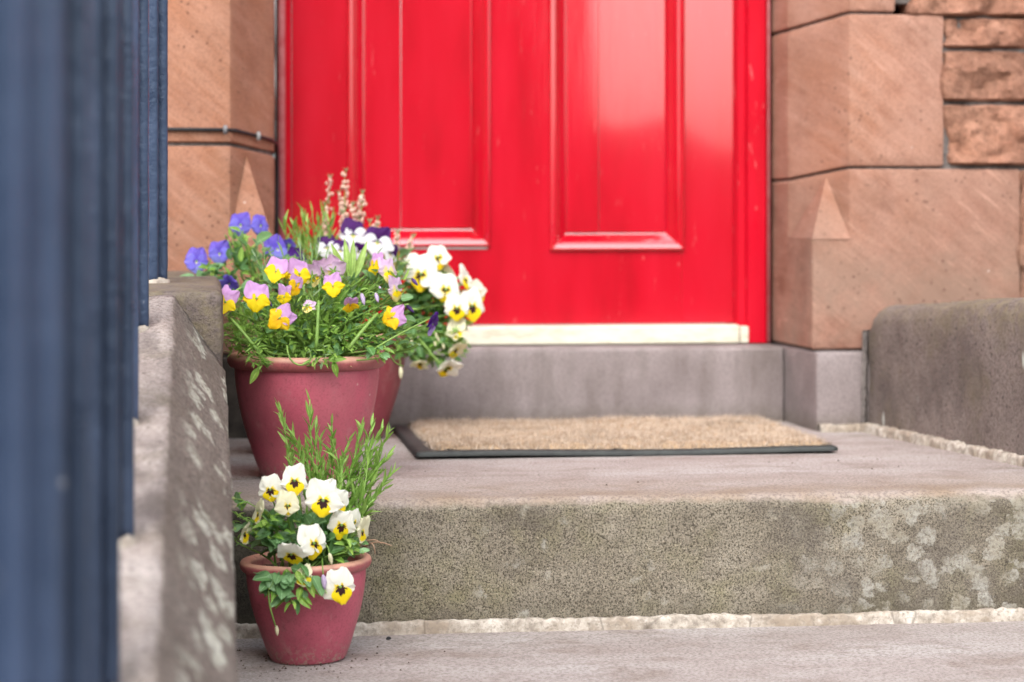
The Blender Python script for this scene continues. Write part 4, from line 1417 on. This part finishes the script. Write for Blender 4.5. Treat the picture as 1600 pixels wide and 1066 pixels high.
v1.clump((0.1498, 3.25, 0.1902), (.112, .035, .022), 230, ['fresh', 'strap', 'fresh', 'oval'], (.011, .021), 18, .1, .3, .4)
v1.clump((0.1341, 3.285, 0.2385), (.115, .03, .036), 210, ['fresh', 'strap', 'oval', 'fresh', 'lance'], (.012, .023), 16, .5, .3, .3)
v1.clump((0.2131, 3.3, 0.2628), (.055, .03, .033), 110, ['fresh', 'strap', 'oval', 'grey'], (.013, .025), 10, .5, .3, .2)
v1.clump((0.1449, 3.235, 0.2099), (.128, .03, .042), 330, ['strap', 'lance', 'fresh', 'strap'], (.009, .017), 10, .4, .2, .4)
v1.clump((0.0602, 3.25, 0.2011), (.035, .035, .028), 110, ['strap', 'fresh', 'lance'], (.010, .018), 8, .4, .2, .3)
v1.clump((0.2444, 3.25, 0.1998), (.035, .035, .028), 110, ['strap', 'fresh', 'oval'], (.010, .020), 8, .4, .2, .3)
v1.clump((0.2474, 3.29, 0.2412), (.042, .06, .055), 120, ['oval', 'strap', 'fresh'], (.014, .024), 10, .4, .3, .2)
v1.clump((0.0492, 3.25, 0.2029), (.022, .04, .035), 80, ['fresh', 'strap', 'lance'], (.009, .017), 6, .3, .3, .2)
v1.clump((0.0735, 3.196, 0.1728), (.019, .010, .016), 60, ['lance', 'strap', 'lance'], (.010, .020), 6, -.1, .2, .5)
v1.clump((0.1579, 3.188, 0.1743), (.024, .010, .016), 64, ['lance', 'strap', 'grey'], (.010, .020), 6, -.1, .2, .5)
v1.clump((0.2329, 3.21, 0.1783), (.014, .014, .012), 8, ['oval', 'fresh'], (.014, .024), 3, -.2, .2, .4)
v1.leaf('fresh', Vector((0.0751, 3.195, 0.1577)), (-.45, -.1, -.8), .024, (0, -1, .3))
v1.leaf('fresh', Vector((0.1723, 3.19, 0.1656)), (.3, -.1, -.9), .022, (0, -1, .3))
v1.leaf('fresh', Vector((0.1656, 3.19, 0.1682)), (.8, -.2, .1), .024, (0, -1, .3))
for pts in (((0.0886, 3.2, 0.1598), (0.0516, 3.19, 0.2111), (0.0386, 3.22, 0.2215)), ((0.1509, 3.2, 0.1821), (0.1534, 3.2, 0.2201), (0.1552, 3.22, 0.2446)), ((0.194, 3.2, 0.1817), (0.2118, 3.2, 0.207), (0.2336, 3.22, 0.2271))):
    a, b, c = [Vector(q) for q in pts]
    v1.stem(bez(a, a.lerp(b, .7), b.lerp(c, .4), c, 8), .0026, .0020, 7)
for pts in (((0.1122, 3.2, 0.1866), (0.1131, 3.18, 0.1475), (0.1552, 3.185, 0.1602), (0.1408, 3.2, 0.1821)), ((0.2286, 3.21, 0.1808), (0.2474, 3.2, 0.194), (0.2849, 3.22, 0.2114), (0.3048, 3.23, 0.2194)), ((0.2421, 3.22, 0.1844), (0.2524, 3.22, 0.1672), (0.2574, 3.24, 0.1573), (0.2711, 3.26, 0.1541))):
    v1.stem(bez(*[Vector(q) for q in pts], 10), .0014, .0010, 5)
for i in range(14):
    v1.leaf('dry', v1.soil_pt(.8) + Vector((0, -.03, .01 + .01 * v1.r.random())), (v1.r.gauss(0, 1), v1.r.gauss(-.5, .6), .3), .014)
# soft grey-green and fresh spikes rising behind the lilac flowers
for (x, y, z, _a) in [
    (0.0865, 3.38, 0.3113, 0.0),
    (0.0972, 3.38, 0.3024, 0.0),
    (0.1085, 3.4, 0.3181, 0.0),
    (0.1379, 3.42, 0.3248, 0.0),
    (0.1532, 3.4, 0.309, 0.0),
    (0.1649, 3.42, 0.3176, 0.0),
    (0.1747, 3.4, 0.3017, 0.0),
    (0.0755, 3.36, 0.2994, 0.0),
    (0.1992, 3.36, 0.2901, 0.0),
    (0.1433, 3.4, 0.3, 0.0),
    (0.2255, 3.38, 0.2958, 0.0),
    (0.2452, 3.38, 0.302, 0.0),
]:
    b = v1.soil_pt(.5) + Vector((0, .03, 0))
    v1.shoot(b, (x, y, z), 'grey', (.014, .022), .008, .42, .0011, .016, .35)
for (px_, d) in (((0.1982, 3.27, 0.2752), (-.10, -.1, 1)), ((0.2017, 3.27, 0.2734), (.06, -.1, 1)), ((0.2069, 3.27, 0.2734), (.32, -.1, 1)), ((0.1954, 3.28, 0.2731), (-.35, 0, .8))):
    v1.leaf('lance', Vector(px_), d, .052, (0, -1, .2))
v1.finish(298)

vd = Plant('viola_plant', 'middle', 'single dark purple viola leaning out on a long stalk right of the lilac violas', 'viola', 'violas in the pots by the door', (.05, -.02), 22)
for r_ in [
    (0.3092, 3.24, 0.2111, 0.0327, 'dark_viola', 64, -24, -12, .7),
]: vd.flower(r_)
vd.clump((0.2798, 3.26, 0.1904), (.02, .02, .012), 8, ['oval', 'strap'], (.010, .016), 3, .1, .3, .2)
vd.finish()

# -- back pot: white and yellow violas spilling right, purple and white ones, heather
BACK = [
    (0.3717, 3.8, 0.2881, 0.0424, 'cream_pansy', 6, 8, -6),
    (0.3425, 3.78, 0.2625, 0.0502, 'cream_pansy', 0, 2, 4),
    (0.3287, 3.83, 0.2753, 0.0386, 'cream_pansy', -30, 6, 0),
    (0.3809, 3.77, 0.2386, 0.0501, 'cream_pansy', 12, 2, 10),
    (0.3808, 3.82, 0.2632, 0.0386, 'pale_pansy', 170, 16, 0),
    (0.4133, 3.79, 0.2539, 0.0404, 'cream_pansy', 60, 16, 24, .8),
    (0.4316, 3.79, 0.2346, 0.0343, 'cream_pansy', 150, 10, 20, .8),
    (0.3959, 3.75, 0.2094, 0.0379, 'cream_pansy', -10, -6, 0),
    (0.4222, 3.77, 0.2123, 0.0442, 'cream_pansy', 22, 0, -4),
    (0.3959, 3.76, 0.1749, 0.034, 'pale_pansy', 150, -20, 0, .7),
    (0.3959, 3.76, 0.1449, 0.034, 'pale_pansy', 40, -50, 0, .6),
    (0.3808, 3.74, 0.1184, 0.0378, 'cream_pansy', 20, -56, 10, .5),
    (0.3379, 3.74, 0.1247, 0.0298, 'pale_pansy', -10, -60, 0, .55),
]
v2 = Plant('viola_plant', 'back', 'creamy white violas with yellow centres spilling over the right of the back pot', 'violas', 'violas in the pots by the door', (.03, -.02), 31)
for r_ in BACK: v2.flower(r_)
v2.bud((0.3071, 3.74, 0.118), .018, 'cream', (0, -.2, -1))
for q in ((681, 0),): pass
for p in ((0.3599, 3.72, 0.1723), (0.3579, 3.72, 0.1595), (0.3709, 3.72, 0.1554), (0.3213, 3.72, 0.1647), (0.3639, 3.73, 0.1658)):
    v2.bud(p, .009, 'cream', (.1, -.4, -.6))
v2.clump((0.3609, 3.825, 0.196), (.068, .05, .062), 330, ['oval', 'fresh', 'strap', 'oval'], (.016, .030), 24, .3, .35, .25)
v2.clump((0.3697, 3.79, 0.1493), (.048, .04, .034), 150, ['oval', 'fresh', 'strap'], (.014, .026), 12, -.1, .3, .3)
v2.clump((0.3244, 3.78, 0.1502), (.030, .04, .026), 40, ['oval', 'fresh'], (.014, .022), 6, -.1, .3, .3)
v2.clump((0.3542, 3.83, 0.2233), (.062, .04, .055), 150, ['oval', 'fresh', 'oval'], (.016, .030), 10, .3, .3, .3)
v2.clump((0.314, 3.8, 0.2852), (.022, .02, .016), 10, ['oval'], (.024, .034), 3, .3, .3, .3)
v2.stem(bez(Vector((0.3368, 3.75, 0.1619)), Vector((0.3499, 3.73, 0.1481)), Vector((0.3649, 3.73, 0.1232)), Vector((0.3778, 3.74, 0.1144)), 8), .002, .0016)
v2.finish()

v3 = Plant('viola_plant', 'back', 'white violas with deep purple upper petals below the heather spikes', 'violas', 'violas in the pots by the door', (-.02, -.03), 32)
for r_ in [
    (0.1921, 3.72, 0.3062, 0.0393, 'purple_white', -8, 6, -12),
    (0.2122, 3.71, 0.3015, 0.0334, 'purple_white', 14, 4, 10),
    (0.2336, 3.74, 0.3246, 0.0455, 'purple_white', 2, 10, 4),
    (0.2698, 3.72, 0.3139, 0.0493, 'purple_white', 14, 6, 14),
    (0.2904, 3.73, 0.2949, 0.0376, 'purple_white', 48, 0, 30, .8),
    (0.239, 3.7, 0.2997, 0.0313, 'purple_white', 20, -20, 10, .7),
    (0.1418, 3.66, 0.2902, 0.0328, 'dark_viola', 160, 0, 0, .7),
]: v3.flower(r_)
v3.clump((0.1842, 3.78, 0.2961), (.075, .05, .03), 120, ['strap', 'lance', 'fresh', 'grey'], (.018, .032), 10, .9, .3, .1)
v3.clump((0.2279, 3.76, 0.2716), (.10, .06, .036), 240, ['fresh', 'strap', 'oval', 'grey'], (.016, .028), 18, .5, .3, .2)
for (x, y, z, _a) in [
    (0.1548, 3.72, 0.3662, 0.0),
    (0.1704, 3.74, 0.3592, 0.0),
    (0.1394, 3.7, 0.3468, 0.0),
    (0.1877, 3.75, 0.3612, 0.0),
    (0.1277, 3.7, 0.34, 0.0),
    (0.1613, 3.71, 0.3418, 0.0),
    (0.1784, 3.72, 0.3436, 0.0),
    (0.1966, 3.73, 0.3435, 0.0),
    (0.1462, 3.7, 0.3302, 0.0),
    (0.2031, 3.76, 0.3512, 0.0),
]:
    b = Vector((x * .6 + v3.root.x * .4 - .02, y + .01, .16)) 
    v3.shoot(b, (x, y, z), 'lance', (.022, .036), .010, .50, .0013, .02, .25)
v3.finish()

he = Plant('heather_plant', 'back', 'heather with thin upright spikes of tiny faded pink bells before the red door', 'heather', None, (-.01, .01), 33)
for (x, y, z, ht) in [
    (0.2034, 3.84, 0.4155, 0.0609),
    (0.2283, 3.85, 0.4259, 0.0815),
    (0.2541, 3.84, 0.3912, 0.061),
    (0.2161, 3.85, 0.3912, 0.0509),
    (0.2393, 3.83, 0.3729, 0.0507),
    (0.1942, 3.82, 0.3729, 0.0404),
    (0.2656, 3.83, 0.3455, 0.0304),
    (0.3128, 3.86, 0.3278, 0.041),
    (0.3375, 3.86, 0.3216, 0.041),
    (0.2793, 3.85, 0.3504, 0.0306),
    (0.2225, 3.82, 0.3608, 0.0404),
    (0.248, 3.84, 0.3607, 0.0407),
]:
    tip = Vector((x, y, z))
    b = he.soil_pt(.5)
    pts = bez(b, b + Vector((0, 0, .05)), tip - Vector((he.r.gauss(0, .006), 0, .06)), tip, 16)
    V, F = tube_data(pts, [.0012 - .0005 * i / 16 for i in range(17)], 5)
    nb = len(F)
    for i in range(60):
        t = 6.5 + 9.2 * he.r.random()
        i0 = min(15, int(t)); p = pts[i0].lerp(pts[i0 + 1], t - i0)
        an = he.r.uniform(0, 6.283)
        q = p + Vector((math.cos(an), math.sin(an), 0)) * he.r.uniform(.002, .0062)
        tube_data([q + Vector((0, 0, .0034)), q, q - Vector((0, 0, .003))], [.0010, .0028, .0014], 5, V, F)
    o = mesh_obj('flower_spike', V, F, M['stem'], he.e, True, tuple(he.root))
    o.data.materials.append(M['bell'])
    o.data.polygons.foreach_set('material_index', [0] * nb + [1] * (len(F) - nb))
    for k in range(7):
        an = k * 2.4
        he.leaf('grey', tip - Vector((0, 0, .004)), (math.cos(an) * .5, math.sin(an) * .5, .8), .010)
    for k in range(16):
        t = he.r.uniform(3, 12); i0 = int(t); p = pts[i0].lerp(pts[i0 + 1], t - i0); an = he.r.uniform(0, 6.283)
        he.leaf('strap', p, (math.cos(an), math.sin(an), .7), .009)
he.finish()

# -- side pot: blue violas
v4 = Plant('viola_plant', 'side', 'blue violas leaning over the coping in front of the left sandstone jamb', 'violas', 'violas in the pots by the door', (-.01, 0), 41)
for r_ in [
    (0.0589, 3.64, 0.3417, 0.0402, 'blue_viola', 8, 6, 0),
    (0.0896, 3.65, 0.3405, 0.0346, 'blue_viola', 34, 4, 4),
    (0.0274, 3.62, 0.2991, 0.0362, 'blue_viola', 6, 4, 0),
    (-0.0066, 3.62, 0.2878, 0.038, 'blue_viola', -6, 4, 0),
    (0.1139, 3.66, 0.3047, 0.0405, 'blue_viola', 30, 22, -10),
    (0.0418, 3.56, 0.2564, 0.0356, 'blue_viola', -40, -40, 50, .65),
    (0.1329, 3.68, 0.3101, 0.0233, 'blue_viola', 160, 20, 10, .8),
]: v4.flower(r_)
v4.bud((0.0019, 3.6, 0.2684), .009, 'cream', (-.3, -.4, -.5))
v4.bud((0.0387, 3.62, 0.3209), .009, 'green', (-.3, -.4, .5))
v4.clump((0.0766, 3.62, 0.2761), (.06, .05, .042), 150, ['oval', 'fresh', 'grey', 'oval'], (.018, .030), 12, .4, .3, .2)
v4.clump((0.0578, 3.63, 0.3093), (.022, .02, .030), 26, ['fresh', 'oval', 'strap'], (.016, .028), 5, .7, .3, .2)
v4.clump((0.0103, 3.6, 0.2693), (.016, .02, .022), 16, ['fresh', 'oval'], (.014, .026), 4, .3, .3, .2)
v4.leaf('oval', Vector((-0.0075, 3.58, 0.2625)), (-1, -.2, .05), .030, (0, -.6, 1))
v4.leaf('oval', Vector((0.0809, 3.6, 0.3145)), (.5, -.5, .3), .034, (0, -.8, .6))
v4.finish()

# ------------------------------------------------------------ loose small things
tw = thing('dry_roots', (0.2104, 2.9, -0.0344), 'thin dry pinkish roots sticking out over the right rim of the small pot', 'dry roots')
TO = tuple(tw.location)
rg = random.Random(3)
for pts in (((0.1911, 2.9, -0.0387), (0.2051, 2.88, -0.0254), (0.2166, 2.88, -0.0302), (0.2257, 2.88, -0.0342)), ((0.195, 2.9, -0.0403), (0.2006, 2.87, -0.0224), (0.2051, 2.87, -0.0316), (0.2051, 2.87, -0.0423)), ((0.1873, 2.9, -0.0371), (0.2004, 2.89, -0.0237), (0.2104, 2.88, -0.027), (0.2135, 2.88, -0.0317))):
    V, F = tube_data(bez(*[Vector(p) for p in pts], 10), [.0011 - .0006 * i / 10 for i in range(11)], 5)
    mesh_obj('root', V, F, M['twig'], tw, True, TO)
def pebble(name, p, r, mat, label, cat):
    V, F = [], []
    bm = bmesh.new()
    bmesh.ops.create_icosphere(bm, subdivisions=2, radius=r)
    for v in bm.verts: v.co += wob(v.co, r * .5, 1 / r * .6, r * 1000); v.co.z *= .7
    o = bm_obj(name, bm, mat, None, True)
    o.location = Vector(p) + Vector((0, 0, r * .5))
    return tag(o, label, cat)
pebble('pebble', (.232, 3.012, -.17), .0035, M['cable'], 'small dark pebble lying on the white mortar joint', 'pebble')
rg = random.Random(6)
V, F = [], []
for i in range(112):
    if i < 90: x, y, z = .128 + rg.gauss(0, .055), 2.86 + rg.gauss(0, .05), -.168
    else: x, y, z = rg.uniform(.2, 1.1), rg.uniform(3.1, 3.5), .0022
    s_ = rg.uniform(.0006, .0016)
    n = len(V)
    V += [(x - s_, y, z), (x, y - s_, z), (x + s_ * 1.2, y, z), (x, y + s_, z), (x, y, z + s_ * 1.3)]
    F += [(n, n + 1, n + 4), (n + 1, n + 2, n + 4), (n + 2, n + 3, n + 4), (n + 3, n, n + 4)]
mesh_obj('soil_crumbs', V, F, M['soil'])['kind'] = 'stuff'
